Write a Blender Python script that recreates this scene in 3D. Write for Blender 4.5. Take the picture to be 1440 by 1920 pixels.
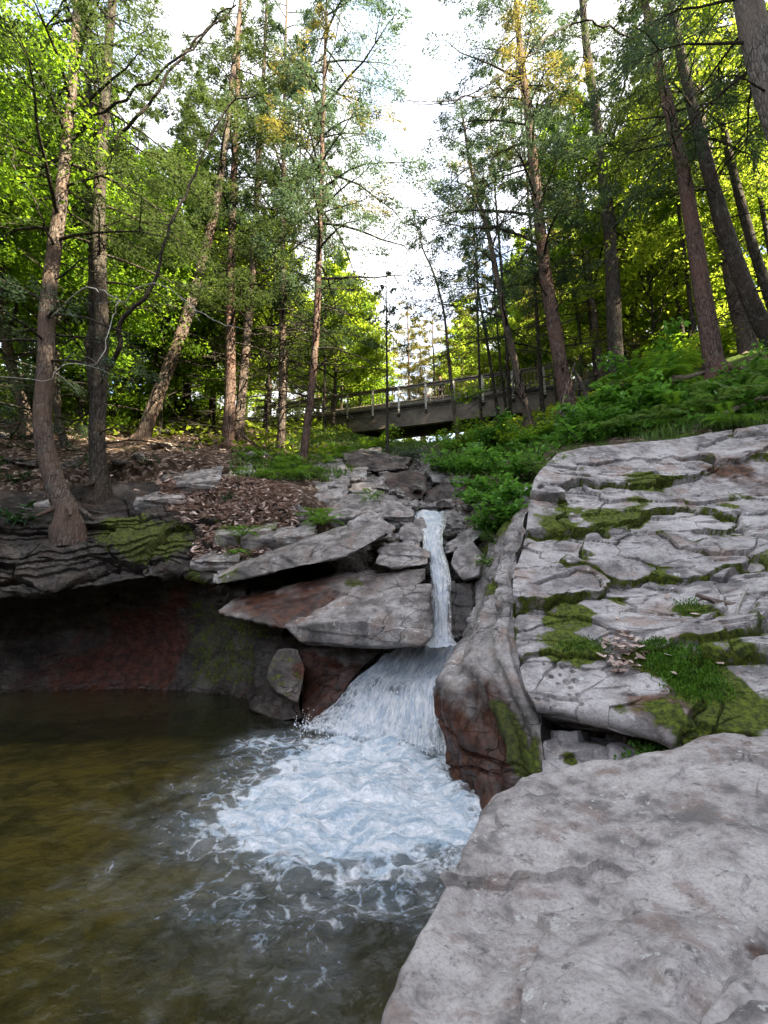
import bpy, bmesh, math, random
import numpy as np
from mathutils import Vector

for _o in list(bpy.data.objects):
    bpy.data.objects.remove(_o)
SC = bpy.context.scene
COL = SC.collection

# ------------------------------------------------------------------ camera
F, PITCH, CAM_H = 880.0, math.radians(11.0), 1.6      # focal length for a 1440 wide frame, tilt, metres above the pool
cam_data = bpy.data.cameras.new("camera")
cam_data.sensor_fit = 'VERTICAL'
cam_data.sensor_height = 24.0
cam_data.lens = 24.0 * F / 1920.0
cam_data.clip_start, cam_data.clip_end = 0.05, 600.0
cam = bpy.data.objects.new("camera", cam_data)
cam.location = (0, 0, CAM_H)
cam.rotation_euler = (math.radians(90) + PITCH, 0, 0)
COL.objects.link(cam)
SC.camera = cam

# ------------------------------------------------------------------ light
SUN_EL = math.radians(39.0)
SUN_AZ = math.atan2(0.85, -0.53)                      # behind and to the right of the camera
world = bpy.data.worlds.new("World")
SC.world = world
world.use_nodes = True
wn = world.node_tree.nodes
sky = wn.new('ShaderNodeTexSky')
sky.sky_type = 'NISHITA'
sky.sun_disc = False
sky.sun_elevation = SUN_EL
sky.sun_rotation = SUN_AZ
sky.air_density, sky.dust_density, sky.ozone_density = 1.0, 2.5, 1.0
wn['Background'].inputs['Strength'].default_value = 0.15
# thin bright cloud veil over the blue
_tc = wn.new('ShaderNodeTexCoord'); _nz = wn.new('ShaderNodeTexNoise'); _mr = wn.new('ShaderNodeMapRange'); _mx = wn.new('ShaderNodeMix')
_nz.inputs['Scale'].default_value = 2.2; _nz.inputs['Detail'].default_value = 6.0; _nz.inputs['Roughness'].default_value = 0.6
_mr.interpolation_type = 'SMOOTHSTEP'; _mr.inputs[1].default_value = 0.36; _mr.inputs[2].default_value = 0.56
_mx.data_type = 'RGBA'; _mx.inputs[7].default_value = (2.0, 2.0, 2.12, 1.0)
_L = world.node_tree.links.new
_L(_tc.outputs['Generated'], _nz.inputs['Vector']); _L(_nz.outputs[0], _mr.inputs[0]); _L(_mr.outputs[0], _mx.inputs[0])
_L(sky.outputs[0], _mx.inputs[6]); _L(_mx.outputs[2], wn['Background'].inputs['Color'])
sun_data = bpy.data.lights.new("sun", 'SUN')
sun_data.energy = 5.0
sun_data.angle = math.radians(0.5)
sun_data.color = (1.0, 0.87, 0.62)
sun = bpy.data.objects.new("sun", sun_data)
sun_dir = Vector((math.sin(SUN_AZ) * math.cos(SUN_EL), math.cos(SUN_AZ) * math.cos(SUN_EL), math.sin(SUN_EL)))
sun.rotation_euler = sun_dir.to_track_quat('Z', 'Y').to_euler()
sun.location = (20, -30, 30)
COL.objects.link(sun)
SC.view_settings.view_transform = 'Standard'
SC.view_settings.look = 'None'
SC.view_settings.gamma = 1.0
SC.view_settings.use_curve_mapping = False
SC.view_settings.exposure = 2.85
SC.cycles.max_bounces = 8
SC.cycles.diffuse_bounces = 4
SC.cycles.glossy_bounces = 3
SC.cycles.transmission_bounces = 4
SC.cycles.transparent_max_bounces = 12
SC.cycles.caustics_reflective = False
SC.cycles.caustics_refractive = False

rng = np.random.default_rng(7)
random.seed(7)

# ------------------------------------------------------------------ maths
cp, sp = math.cos(PITCH), math.sin(PITCH)

def W(u, v, Y):
    """World point that a photograph pixel shows at forward distance Y."""
    a, b = (u - 720.0) / F, (960.0 - v) / F
    t = Y / (cp - b * sp)
    return np.array([a * t, Y, CAM_H + t * (sp + b * cp)])

def WZ(u, v, z):
    a, b = (u - 720.0) / F, (960.0 - v) / F
    t = (z - CAM_H) / (sp + b * cp)
    return np.array([a * t, t * (cp - b * sp), z])

def proj(p):
    p = np.atleast_2d(p)
    x, y, z = p[:, 0], p[:, 1], p[:, 2] - CAM_H
    f = y * cp + z * sp
    return 720 + F * x / f, 960 - F * (-y * sp + z * cp) / f

_perm = np.random.default_rng(3).permutation(256).astype(np.int64)
_perm = np.concatenate([_perm, _perm, _perm])
_grad = np.random.default_rng(4).normal(size=(256, 3))
_grad /= np.linalg.norm(_grad, axis=1)[:, None]

def perlin(p):
    p = np.asarray(p, float)
    i = np.floor(p).astype(np.int64)
    f = p - i
    i &= 255
    w = f * f * f * (f * (f * 6 - 15) + 10)
    out = 0
    for dx in (0, 1):
        for dy in (0, 1):
            for dz in (0, 1):
                h = _perm[_perm[_perm[(i[:, 0] + dx) & 255] + ((i[:, 1] + dy) & 255)] + ((i[:, 2] + dz) & 255)]
                g = _grad[h]
                d = g[:, 0] * (f[:, 0] - dx) + g[:, 1] * (f[:, 1] - dy) + g[:, 2] * (f[:, 2] - dz)
                wx = w[:, 0] if dx else 1 - w[:, 0]
                wy = w[:, 1] if dy else 1 - w[:, 1]
                wz = w[:, 2] if dz else 1 - w[:, 2]
                out = out + d * wx * wy * wz
    return out * 1.5

def fbm(p, octaves=4, gain=0.5, lac=2.03):
    p = np.asarray(p, float)
    out, a = 0, 1.0
    for k in range(octaves):
        out = out + a * perlin(p + 17.3 * k)
        p = p * lac
        a *= gain
    return out

def ridged(p, octaves=4):
    p = np.asarray(p, float)
    out, a = 0, 1.0
    for k in range(octaves):
        out = out + a * (1 - np.abs(perlin(p + 11.7 * k)) * 2)
        p = p * 2.1
        a *= 0.5
    return out

def hash01(i, j, s=0):
    n = (i * 73856093) ^ (j * 19349663) ^ (s * 83492791 + 1013904223)
    n = n & 0xffffffff
    n = ((n ^ (n >> 15)) * 2246822519) & 0xffffffff
    n = ((n ^ (n >> 13)) * 3266489917) & 0xffffffff
    n = n ^ (n >> 16)
    return n / 4294967295.0

def cells(p2, seed=0):
    """2-D Worley: (F1, F2, cell random a, b, c, offset to the cell's centre)."""
    p2 = np.asarray(p2, float)
    base = np.floor(p2).astype(np.int64)
    n = len(p2)
    f1, f2 = np.full(n, 9.0), np.full(n, 9.0)
    ci, cj = np.zeros(n, np.int64), np.zeros(n, np.int64)
    ox, oy = np.zeros(n), np.zeros(n)
    for dx in (-1, 0, 1):
        for dy in (-1, 0, 1):
            i, j = base[:, 0] + dx, base[:, 1] + dy
            fx = i + hash01(i, j, seed) - p2[:, 0]
            fy = j + hash01(i, j, seed + 1) - p2[:, 1]
            d = np.sqrt(fx * fx + fy * fy)
            m = d < f1
            f2 = np.where(m, f1, np.minimum(f2, d))
            f1 = np.where(m, d, f1)
            ci, cj = np.where(m, i, ci), np.where(m, j, cj)
            ox, oy = np.where(m, fx, ox), np.where(m, fy, oy)
    return f1, f2, hash01(ci, cj, seed + 2), hash01(ci, cj, seed + 3), hash01(ci, cj, seed + 4), ox, oy

def sstep(a, b, x):
    t = np.clip((x - a) / (b - a), 0, 1)
    return t * t * (3 - 2 * t)

# ------------------------------------------------------------------ objects
def link(name, data, parent=None):
    o = bpy.data.objects.new(name, data)
    COL.objects.link(o)
    if parent is not None:
        o.parent = parent
    return o

def tag(o, label=None, cat=None, group=None, kind=None):
    if label: o['label'] = label
    if cat: o['category'] = cat
    if group: o['group'] = group
    if kind: o['kind'] = kind
    return o

def empty(name, loc, label=None, cat=None, group=None):
    o = link(name, None)
    o.empty_display_size = 0.1
    o.location = loc
    return tag(o, label, cat, group)

def mesh_np(name, verts, faces, mat=None, mask=None, smooth=True, extra=None):
    verts = np.ascontiguousarray(verts, np.float32)
    faces = np.ascontiguousarray(faces, np.int32)
    k = faces.shape[1]
    me = bpy.data.meshes.new(name)
    me.vertices.add(len(verts))
    me.vertices.foreach_set('co', verts.ravel())
    me.loops.add(faces.size)
    me.loops.foreach_set('vertex_index', faces.ravel())
    me.polygons.add(len(faces))
    me.polygons.foreach_set('loop_start', np.arange(0, faces.size, k, dtype=np.int32))
    me.polygons.foreach_set('loop_total', np.full(len(faces), k, np.int32))
    me.update(calc_edges=True)
    me.polygons.foreach_set('use_smooth', np.full(len(faces), bool(smooth)))
    for nm, arr in ((('mask', mask),) + tuple((extra or {}).items())):
        if arr is not None:
            c = np.ones((len(verts), 4), np.float32)
            arr = np.asarray(arr, np.float32)
            c[:, :arr.shape[1]] = arr
            at = me.attributes.new(nm, 'FLOAT_COLOR', 'POINT')
            at.data.foreach_set('color', c.ravel())
    if mat is not None:
        me.materials.append(mat)
    return me

def grid_faces(nr, nc):
    i = np.arange(nr - 1)[:, None] * nc + np.arange(nc - 1)[None, :]
    return np.stack([i, i + 1, i + nc + 1, i + nc], -1).reshape(-1, 4)

def vnormals(v, f):
    a, b, c = v[f[:, 0]], v[f[:, 1]], v[f[:, 2]]
    n = np.cross(b - a, c - a)
    if f.shape[1] == 4:
        d = v[f[:, 3]]
        n = np.cross(c - a, d - b)
    out = np.zeros_like(v)
    for k in range(f.shape[1]):
        for ax in range(3):
            out[:, ax] += np.bincount(f[:, k], n[:, ax], len(v))
    return out / (np.linalg.norm(out, axis=1)[:, None] + 1e-9)

def spline(ctrl, m):
    """Catmull-Rom through the rows of ctrl (n, ...) sampled at m places."""
    ctrl = np.asarray(ctrl, float)
    n = len(ctrl)
    ext = np.concatenate([[2 * ctrl[0] - ctrl[1]], ctrl, [2 * ctrl[-1] - ctrl[-2]]])
    s = np.linspace(0, n - 1, m)
    i = np.minimum(s.astype(int), n - 2)
    t = (s - i).reshape((-1,) + (1,) * (ctrl.ndim - 1))
    p0, p1, p2, p3 = ext[i], ext[i + 1], ext[i + 2], ext[i + 3]
    return 0.5 * (2 * p1 + (p2 - p0) * t + (2 * p0 - 5 * p1 + 4 * p2 - p3) * t ** 2 + (3 * p1 - p0 - 3 * p2 + p3) * t ** 3)

class MB:
    """Collects boxes and tubes and links them as one mesh object."""
    def __init__(s):
        s.v, s.f, s.n = [], [], 0
    def add(s, v, f):
        s.v.append(np.asarray(v, float)); s.f.append(np.asarray(f) + s.n); s.n += len(v)
    def box(s, c, size, rot=None):
        x, y, z = np.asarray(size) / 2
        v = np.array([[-x, -y, -z], [x, -y, -z], [x, y, -z], [-x, y, -z], [-x, -y, z], [x, -y, z], [x, y, z], [-x, y, z]])
        if rot is not None: v = v @ np.asarray(rot).T
        s.add(v + np.asarray(c), [[0, 3, 2, 1], [4, 5, 6, 7], [0, 1, 5, 4], [1, 2, 6, 5], [2, 3, 7, 6], [3, 0, 4, 7]])
    def bar(s, a, b, w, h):
        a, b = np.asarray(a, float), np.asarray(b, float)
        d = b - a; L = np.linalg.norm(d); d = d / L
        up = np.array([0, 0, 1.0]) if abs(d[2]) < .9 else np.array([0, 1.0, 0])
        x = np.cross(d, up); x /= np.linalg.norm(x); up = np.cross(x, d)
        s.box((a + b) / 2, (w, L, h), np.stack([x, d, up], 1))
    def tube(s, pts, rad, n=8, wob=0.0, cap=True):
        v, f = tube(pts, rad, n, wob)
        s.add(v, f)
        if cap:
            c = len(v)
            ring = np.arange(n)
            for r0, fl in ((0, 1), (len(v) - n, 0)):
                o = ring[::-1] if fl else ring
                s.add(np.vstack([v[r0 + o], v[r0:r0 + n].mean(0)]), [[k, (k + 1) % n, n, n] for k in range(n)])
    def build(s, name, mat, parent=None, off=(0, 0, 0), smooth=False):
        me = mesh_np(name, np.concatenate(s.v) - np.asarray(off), np.concatenate(s.f), mat, smooth=smooth)
        return link(name, me, parent)

def tube(pts, rad, n=8, wob=0.0):
    pts = np.asarray(pts, float)
    rad = np.asarray(rad, float) * np.ones(len(pts))
    d = np.gradient(pts, axis=0)
    d /= np.linalg.norm(d, axis=1)[:, None] + 1e-9
    ref = np.array([0, 1.0, 0]) if np.mean(np.abs(d[:, 2])) > 0.6 else np.array([0, 0, 1.0])
    x = np.cross(d, ref); x /= np.linalg.norm(x, axis=1)[:, None] + 1e-9
    y = np.cross(d, x)
    a = np.linspace(0, 2 * np.pi, n, endpoint=False)
    v = pts[:, None] + rad[:, None, None] * (np.cos(a)[None, :, None] * x[:, None] + np.sin(a)[None, :, None] * y[:, None])
    v = v.reshape(-1, 3)
    if wob:
        ctr = np.repeat(pts, n, 0)
        q = v * np.array([3.0, 3.0, 0.7])
        k = 1 + wob * fbm(q, 3)
        v = ctr + (v - ctr) * k[:, None]
    i = np.arange(len(pts) - 1)[:, None] * n
    j = np.arange(n)[None, :]; j2 = (j + 1) % n
    f = np.stack([i + j, i + j2, i + n + j2, i + n + j], -1).reshape(-1, 4)
    return v, f
# ------------------------------------------------------------------ materials
class NT:
    def __init__(s, name):
        s.m = bpy.data.materials.new(name)
        s.m.use_nodes = True
        s.t = s.m.node_tree
        s.t.nodes.clear()
        s.out = s.t.nodes.new('ShaderNodeOutputMaterial')
    def n(s, typ, props=None, **ins):
        nd = s.t.nodes.new('ShaderNode' + typ)
        for k, v in (props or {}).items(): setattr(nd, k, v)
        for k, v in ins.items():
            s.put(nd, k, v)
        return nd
    def put(s, nd, k, v):
        sock = nd.inputs[int(k[1:])] if k[0] == 'i' and k[1:].isdigit() else nd.inputs[k.replace('_', ' ')]
        if isinstance(v, bpy.types.NodeSocket): s.t.links.new(v, sock)
        elif isinstance(v, bpy.types.Node): s.t.links.new(v.outputs[0], sock)
        else: sock.default_value = v
    def math(s, op, a, b=0.0, clamp=False):
        nd = s.n('Math', {'operation': op, 'use_clamp': clamp}, i0=a, i1=b)
        return nd.outputs[0]
    def noise(s, vec, scale, detail=5.0, rough=0.55, dist=0.0):
        return s.n('TexNoise', None, Vector=vec, Scale=scale, Detail=detail, Roughness=rough, Distortion=dist).outputs[0]
    def mapr(s, x, a, b, c=0.0, d=1.0):
        nd = s.n('MapRange', {'interpolation_type': 'SMOOTHSTEP'}, i0=x, i1=a, i2=b, i3=c, i4=d)
        return nd.outputs[0]
    def mix(s, fac, a, b, blend='MIX'):
        nd = s.t.nodes.new('ShaderNodeMix'); nd.data_type = 'RGBA'; nd.blend_type = blend
        for sock, v in ((nd.inputs[0], fac), (nd.inputs[6], a), (nd.inputs[7], b)):
            if isinstance(v, bpy.types.NodeSocket): s.t.links.new(v, sock)
            else: sock.default_value = (*v, 1.0) if isinstance(v, tuple) and len(v) == 3 else v
        return nd.outputs[2]
    def vec(s, v, scale):
        return s.n('VectorMath', {'operation': 'MULTIPLY'}, i0=v, i1=scale).outputs[0]
    def bump(s, h, strength, dist, prev=None):
        nd = s.n('Bump', None, Strength=strength, Distance=dist, Height=h)
        if prev is not None: s.t.links.new(prev, nd.inputs['Normal'])
        return nd.outputs[0]
    def surf(s, sh):
        s.t.links.new(sh.outputs[0] if isinstance(sh, bpy.types.Node) else sh, s.out.inputs[0])
        return s.m

def rock_material(name, lo, mid, hi, brown=(0.115, 0.05, 0.02), warm=(0.27, 0.20, 0.165), lichen=1.0, bump=1.0, crack=1.0, speck=1.0, sc=1.0, pit=0.0):
    t = NT(name)
    oc = t.n('TexCoord').outputs['Object']
    if sc != 1.0: oc = t.vec(oc, (sc, sc, sc))
    att = t.n('Attribute', {'attribute_name': 'mask'})
    rgb = t.n('SeparateColor', None, i0=att.outputs['Color'])
    big = t.noise(oc, 1.6, 7, 0.62, 0.2)
    med = t.noise(oc, 7.0, 8, 0.65, 0.2)
    fin = t.noise(oc, 42, 6, 0.7)
    lay = t.noise(t.vec(oc, (2.0, 2.0, 9.0)), 1.4, 7, 0.65, 0.1)
    k = t.math('ADD', t.math('MULTIPLY', big, 0.6), t.math('ADD', t.math('MULTIPLY', med, 0.3), t.math('MULTIPLY', lay, 0.2)))
    c = t.mix(t.mapr(k, 0.46, 0.57), lo, mid)
    c = t.mix(t.mapr(k, 0.53, 0.66), c, hi)
    wp = t.noise(oc, 2.1, 6, 0.66, 0.3)
    c = t.mix(t.math('MULTIPLY', t.mapr(wp, 0.53, 0.64), 0.7), c, warm)
    dk = t.noise(t.vec(oc, (1.0, 1.0, 1.8)), 5.5, 8, 0.75, 0.2)
    c = t.mix(t.math('MULTIPLY', t.mapr(dk, 0.56, 0.66), 0.7 * speck), c, tuple(x * 0.4 for x in lo))
    c = t.mix(t.math('MULTIPLY', t.mapr(fin, 0.45, 0.68), 0.42 * speck), c, tuple(x * 0.55 for x in lo))
    li = t.noise(oc, 18.0, 4, 0.6)
    lig = t.noise(oc, 1.9, 3, 0.6)
    lf = t.math('MULTIPLY', t.mapr(li, 0.60, 0.65), t.mapr(lig, 0.48, 0.58))
    c = t.mix(t.math('MULTIPLY', lf, 0.75 * lichen), c, (0.55, 0.56, 0.53))
    cv = t.n('VectorMath', {'operation': 'ADD'}, i0=t.vec(oc, (1.0, 1.0, 2.6)), i1=t.vec(t.n('TexNoise', None, Vector=oc, Scale=2.2, Detail=5.0).outputs['Color'], (0.5, 0.5, 0.5))).outputs[0]
    ck = t.n('TexVoronoi', {'feature': 'DISTANCE_TO_EDGE'}, Vector=cv, Scale=2.0).outputs[0]
    cf = t.math('MULTIPLY', t.mapr(ck, 0.0, 0.022, 1.0, 0.0), t.mapr(t.noise(oc, 1.3, 2, 0.5), 0.42, 0.56))
    c = t.mix(t.math('MULTIPLY', cf, 0.7 * crack), c, tuple(x * 0.25 for x in lo))
    # rust brown algae stain
    bn = t.noise(oc, 2.6, 8, 0.75, 0.2)
    bf = t.mapr(t.math('ADD', rgb.outputs[1], t.math('MULTIPLY', t.math('SUBTRACT', bn, 0.5), 1.5)), 0.25, 0.85)
    bc = t.mix(t.mapr(med, 0.38, 0.62), tuple(x * 0.3 for x in brown), brown)
    c = t.mix(t.math('MULTIPLY', bf, 0.95), c, bc)
    # moss
    mn = t.noise(oc, 6.0, 8, 0.75)
    mf = t.mapr(t.math('ADD', rgb.outputs[0], t.math('MULTIPLY', t.math('SUBTRACT', mn, 0.5), 1.7)), 0.40, 0.66)
    mc = t.mix(t.mapr(t.noise(oc, 24, 6, 0.75), 0.36, 0.66), (0.025, 0.038, 0.008), (0.15, 0.19, 0.02))
    c = t.mix(mf, c, mc)
    if pit:
        pv = t.n('TexVoronoi', None, Vector=oc, Scale=26.0).outputs[0]
        pf = t.math('MULTIPLY', t.mapr(pv, 0.10, 0.22, 1.0, 0.0), t.mapr(t.noise(oc, 2.6, 3, 0.6), 0.54, 0.64))
        c = t.mix(t.math('MULTIPLY', pf, pit), c, tuple(x * 0.25 for x in lo))
    wet = rgb.outputs[2]
    c = t.mix(t.math('MULTIPLY', wet, 0.7), c, t.mix(1.0, c, (0.34, 0.30, 0.27), 'MULTIPLY'))
    rough = t.math('SUBTRACT', 0.88, t.math('MULTIPLY', wet, 0.62))
    rough = t.math('ADD', rough, t.math('MULTIPLY', mf, 0.15), True)
    h = t.math('ADD', t.math('MULTIPLY', med, 0.45), t.math('MULTIPLY', lay, 0.6))
    h = t.math('SUBTRACT', h, t.math('MULTIPLY', cf, 0.5 * crack))
    nb = t.bump(h, 0.7 * bump, 0.05)
    nb = t.bump(t.noise(oc, 55, 8, 0.72), 0.5 * bump, 0.012, nb)
    nb = t.bump(t.math('MULTIPLY', mf, t.noise(oc, 120, 3, 0.7)), 0.8, 0.02, nb)
    b = t.n('BsdfPrincipled', None, Base_Color=c, Roughness=rough, Normal=nb)
    b.inputs['Specular IOR Level'].default_value = 0.35
    return t.surf(b)

M = {}
M['ledge'] = rock_material('grey_sandstone', (0.145, 0.135, 0.135), (0.34, 0.32, 0.315), (0.48, 0.455, 0.45), bump=0.9, crack=0.6)
M['boulder'] = rock_material('pale_sandstone', (0.17, 0.157, 0.15), (0.37, 0.34, 0.325), (0.50, 0.47, 0.45), warm=(0.23, 0.17, 0.145), bump=1.2, crack=0.1, sc=1.7, pit=0.7)
M['dark_rock'] = rock_material('dark_bedrock', (0.03, 0.026, 0.024), (0.085, 0.072, 0.064), (0.16, 0.14, 0.125), brown=(0.085, 0.028, 0.014), warm=(0.10, 0.06, 0.045), lichen=0.2)
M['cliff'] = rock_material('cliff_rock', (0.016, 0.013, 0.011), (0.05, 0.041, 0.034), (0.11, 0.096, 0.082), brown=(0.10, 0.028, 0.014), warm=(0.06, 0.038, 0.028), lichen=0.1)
M['slab'] = rock_material('weathered_slab', (0.11, 0.10, 0.095), (0.26, 0.24, 0.23), (0.42, 0.40, 0.385), brown=(0.12, 0.042, 0.02))

def soil_material():
    t = NT('forest_soil')
    oc = t.n('TexCoord').outputs['Object']
    att = t.n('Attribute', {'attribute_name': 'mask'})
    rgb = t.n('SeparateColor', None, i0=att.outputs['Color'])
    a = t.noise(oc, 1.5, 8, 0.65, 0.5)
    f = t.noise(oc, 16, 8, 0.7)
    v = t.n('TexVoronoi', None, Vector=oc, Scale=14.0).outputs['Color']
    vs = t.n('SeparateColor', None, i0=v)
    c = t.mix(t.mapr(a, 0.35, 0.65), (0.028, 0.018, 0.012), (0.075, 0.05, 0.036))
    leaf = t.mix(vs.outputs[1], (0.06, 0.045, 0.035), (0.30, 0.235, 0.20))
    c = t.mix(t.mapr(t.math('ADD', t.math('MULTIPLY', vs.outputs[0], 0.6), t.math('MULTIPLY', a, 0.5)), 0.55, 0.75), c, leaf)
    g = t.mapr(t.math('ADD', rgb.outputs[0], t.math('MULTIPLY', t.math('SUBTRACT', t.noise(oc, 2.3, 6, 0.7), 0.5), 1.6)), 0.4, 0.7)
    gc = t.mix(t.mapr(f, 0.35, 0.65), (0.018, 0.03, 0.008), (0.075, 0.12, 0.02))
    c = t.mix(g, c, gc)
    r = t.mapr(t.math('ADD', rgb.outputs[1], t.math('MULTIPLY', t.math('SUBTRACT', a, 0.5), 0.9)), 0.4, 0.6)
    rc = t.mix(t.mapr(f, 0.35, 0.65), (0.10, 0.085, 0.075), (0.26, 0.235, 0.22))
    c = t.mix(r, c, rc)
    bedc = t.mix(t.mapr(t.noise(oc, 0.9, 6, 0.7), 0.38, 0.62), (0.06, 0.05, 0.016), (0.27, 0.215, 0.075))
    bv = t.n('TexVoronoi', None, Vector=oc, Scale=4.5)
    bvs = t.n('SeparateColor', None, i0=bv.outputs['Color'])
    bedc = t.mix(t.math('MULTIPLY', t.mapr(bvs.outputs[0], 0.55, 0.8), 0.6), bedc, t.mix(bvs.outputs[1], (0.06, 0.055, 0.035), (0.34, 0.27, 0.14)))
    c = t.mix(rgb.outputs[2], c, bedc)
    nb = t.bump(f, 0.9, 0.05)
    b = t.n('BsdfPrincipled', None, Base_Color=c, Roughness=0.95, Normal=nb)
    b.inputs['Specular IOR Level'].default_value = 0.1
    return t.surf(b)
M['soil'] = soil_material()

def bark_material(name, lo, hi, red):
    t = NT(name)
    oc = t.n('TexCoord').outputs['Object']
    pl = t.noise(t.vec(oc, (9, 9, 2.2)), 2.2, 8, 0.7, 0.6)
    vo = t.n('TexVoronoi', {'feature': 'DISTANCE_TO_EDGE'}, Vector=t.vec(oc, (13, 13, 3.2)), Scale=1.3).outputs[0]
    big = t.noise(oc, 0.8, 4, 0.6)
    c = t.mix(t.mapr(pl, 0.36, 0.64), lo, hi)
    c = t.mix(t.mapr(vo, 0.0, 0.14, 0.75, 0.0), c, tuple(x * 0.35 for x in lo))
    c = t.mix(t.math('MULTIPLY', t.mapr(big, 0.45, 0.62), 0.6), c, red)
    li = t.noise(oc, 5.0, 5, 0.6, 0.5)
    c = t.mix(t.math('MULTIPLY', t.mapr(li, 0.58, 0.68), 0.45), c, (0.16, 0.165, 0.14))
    nb = t.bump(t.math('ADD', pl, t.math('MULTIPLY', vo, 0.8)), 0.9, 0.05)
    b = t.n('BsdfPrincipled', None, Base_Color=c, Roughness=0.92, Normal=nb)
    b.inputs['Specular IOR Level'].default_value = 0.15
    return t.surf(b)
M['bark'] = bark_material('hemlock_bark', (0.07, 0.053, 0.045), (0.175, 0.14, 0.12), (0.135, 0.09, 0.068))
M['bark_dark'] = bark_material('dark_bark', (0.03, 0.026, 0.022), (0.09, 0.078, 0.066), (0.06, 0.045, 0.035))
M['bark_red'] = bark_material('reddish_bark', (0.07, 0.047, 0.04), (0.18, 0.125, 0.105), (0.155, 0.085, 0.065))
M['bark_grey'] = bark_material('grey_bark', (0.09, 0.08, 0.07), (0.22, 0.20, 0.18), (0.15, 0.12, 0.10))

def leaf_material(name, lo, hi, trans, tfac=0.4, scale=0.7):
    t = NT(name)
    g = t.n('NewGeometry')
    rnd = g.outputs['Random Per Island']
    oc = t.n('TexCoord').outputs['Object']
    nz = t.noise(oc, scale, 3, 0.6)
    k = t.mapr(t.math('ADD', t.math('MULTIPLY', rnd, 0.55), t.math('MULTIPLY', nz, 0.7)), 0.3, 0.95)
    c = t.mix(k, lo, hi)
    tc = t.mix(k, tuple(x * 0.55 for x in trans), trans)
    d = t.n('BsdfPrincipled', None, Base_Color=c, Roughness=0.55)
    d.inputs['Specular IOR Level'].default_value = 0.25
    tr = t.n('BsdfTranslucent', None, Color=tc)
    return t.surf(t.n('MixShader', None, i0=tfac, i1=d, i2=tr))
M['hemlock'] = leaf_material('hemlock_needles', (0.022, 0.043, 0.02), (0.075, 0.12, 0.052), (0.12, 0.175, 0.045), 0.34)
M['hemlock_blue'] = leaf_material('bluish_needles', (0.035, 0.06, 0.045), (0.10, 0.16, 0.115), (0.12, 0.19, 0.09), 0.35)
M['hemlock_olive'] = leaf_material('olive_needles', (0.06, 0.07, 0.018), (0.18, 0.18, 0.045), (0.32, 0.28, 0.06), 0.4)
M['broad'] = leaf_material('broad_leaves', (0.035, 0.082, 0.010), (0.12, 0.235, 0.022), (0.32, 0.52, 0.03), 0.5)
M['broad_lime'] = leaf_material('lime_leaves', (0.10, 0.18, 0.014), (0.26, 0.37, 0.03), (0.54, 0.68, 0.06), 0.5)
M['herb'] = leaf_material('herb_leaves', (0.05, 0.14, 0.025), (0.16, 0.35, 0.06), (0.22, 0.50, 0.06), 0.42, 2.0)
M['fern'] = leaf_material('fern_fronds', (0.05, 0.13, 0.012), (0.14, 0.28, 0.03), (0.22, 0.42, 0.03), 0.4, 2.0)
M['grass'] = leaf_material('grass_blades', (0.045, 0.10, 0.018), (0.15, 0.24, 0.06), (0.22, 0.36, 0.07), 0.4, 2.0)
M['laurel'] = leaf_material('laurel_leaves', (0.014, 0.05, 0.018), (0.06, 0.14, 0.055), (0.08, 0.19, 0.04), 0.25, 2.0)
M['dead_leaf'] = leaf_material('dead_leaves', (0.24, 0.17, 0.14), (0.72, 0.58, 0.51), (0.4, 0.28, 0.22), 0.15, 3.0)
M['mossy'] = leaf_material('bright_moss', (0.03, 0.085, 0.008), (0.11, 0.235, 0.018), (0.13, 0.30, 0.02), 0.3, 4.0)

def plain(name, col, rough=0.8, var=0.35, scale=6.0, metal=0.0):
    t = NT(name)
    oc = t.n('TexCoord').outputs['Object']
    n1 = t.noise(oc, scale, 7, 0.65, 0.4)
    c = t.mix(t.mapr(n1, 0.3, 0.7), tuple(x * (1 - var) for x in col), tuple(min(1, x * (1 + var)) for x in col))
    nb = t.bump(t.noise(oc, scale * 6, 5, 0.6), 0.4, 0.01)
    return t.surf(t.n('BsdfPrincipled', None, Base_Color=c, Roughness=rough, Metallic=metal, Normal=nb))
M['dead_wood'] = plain('dead_wood', (0.17, 0.13, 0.11), 0.9, 0.5, 9)
M['bare_wood'] = plain('bleached_wood', (0.34, 0.32, 0.29), 0.85, 0.3, 9)
M['girder'] = plain('weathered_girder', (0.165, 0.135, 0.115), 0.75, 0.45, 1.6)
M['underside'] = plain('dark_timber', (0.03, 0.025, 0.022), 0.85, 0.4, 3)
M['rail'] = plain('brown_rail', (0.18, 0.155, 0.13), 0.7, 0.3, 3)
M['post'] = plain('pale_post', (0.50, 0.48, 0.45), 0.6, 0.15, 5)
M['picket'] = plain('picket_wood', (0.24, 0.20, 0.14), 0.75, 0.3, 5)
M['concrete'] = plain('stained_concrete', (0.24, 0.23, 0.21), 0.9, 0.4, 1.5)
M['skin'] = plain('skin', (0.45, 0.28, 0.20), 0.5, 0.08, 8)
M['hair'] = plain('dark_hair', (0.025, 0.018, 0.014), 0.5, 0.3, 30)
M['white_cloth'] = plain('white_cloth', (0.72, 0.70, 0.66), 0.85, 0.08, 12)
M['black_cloth'] = plain('black_cloth', (0.015, 0.015, 0.018), 0.85, 0.3, 12)
M['denim'] = plain('grey_cloth', (0.10, 0.10, 0.11), 0.85, 0.2, 20)
M['fungus'] = plain('pale_leaf_scrap', (0.5, 0.46, 0.4), 0.8, 0.2, 20)

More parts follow.
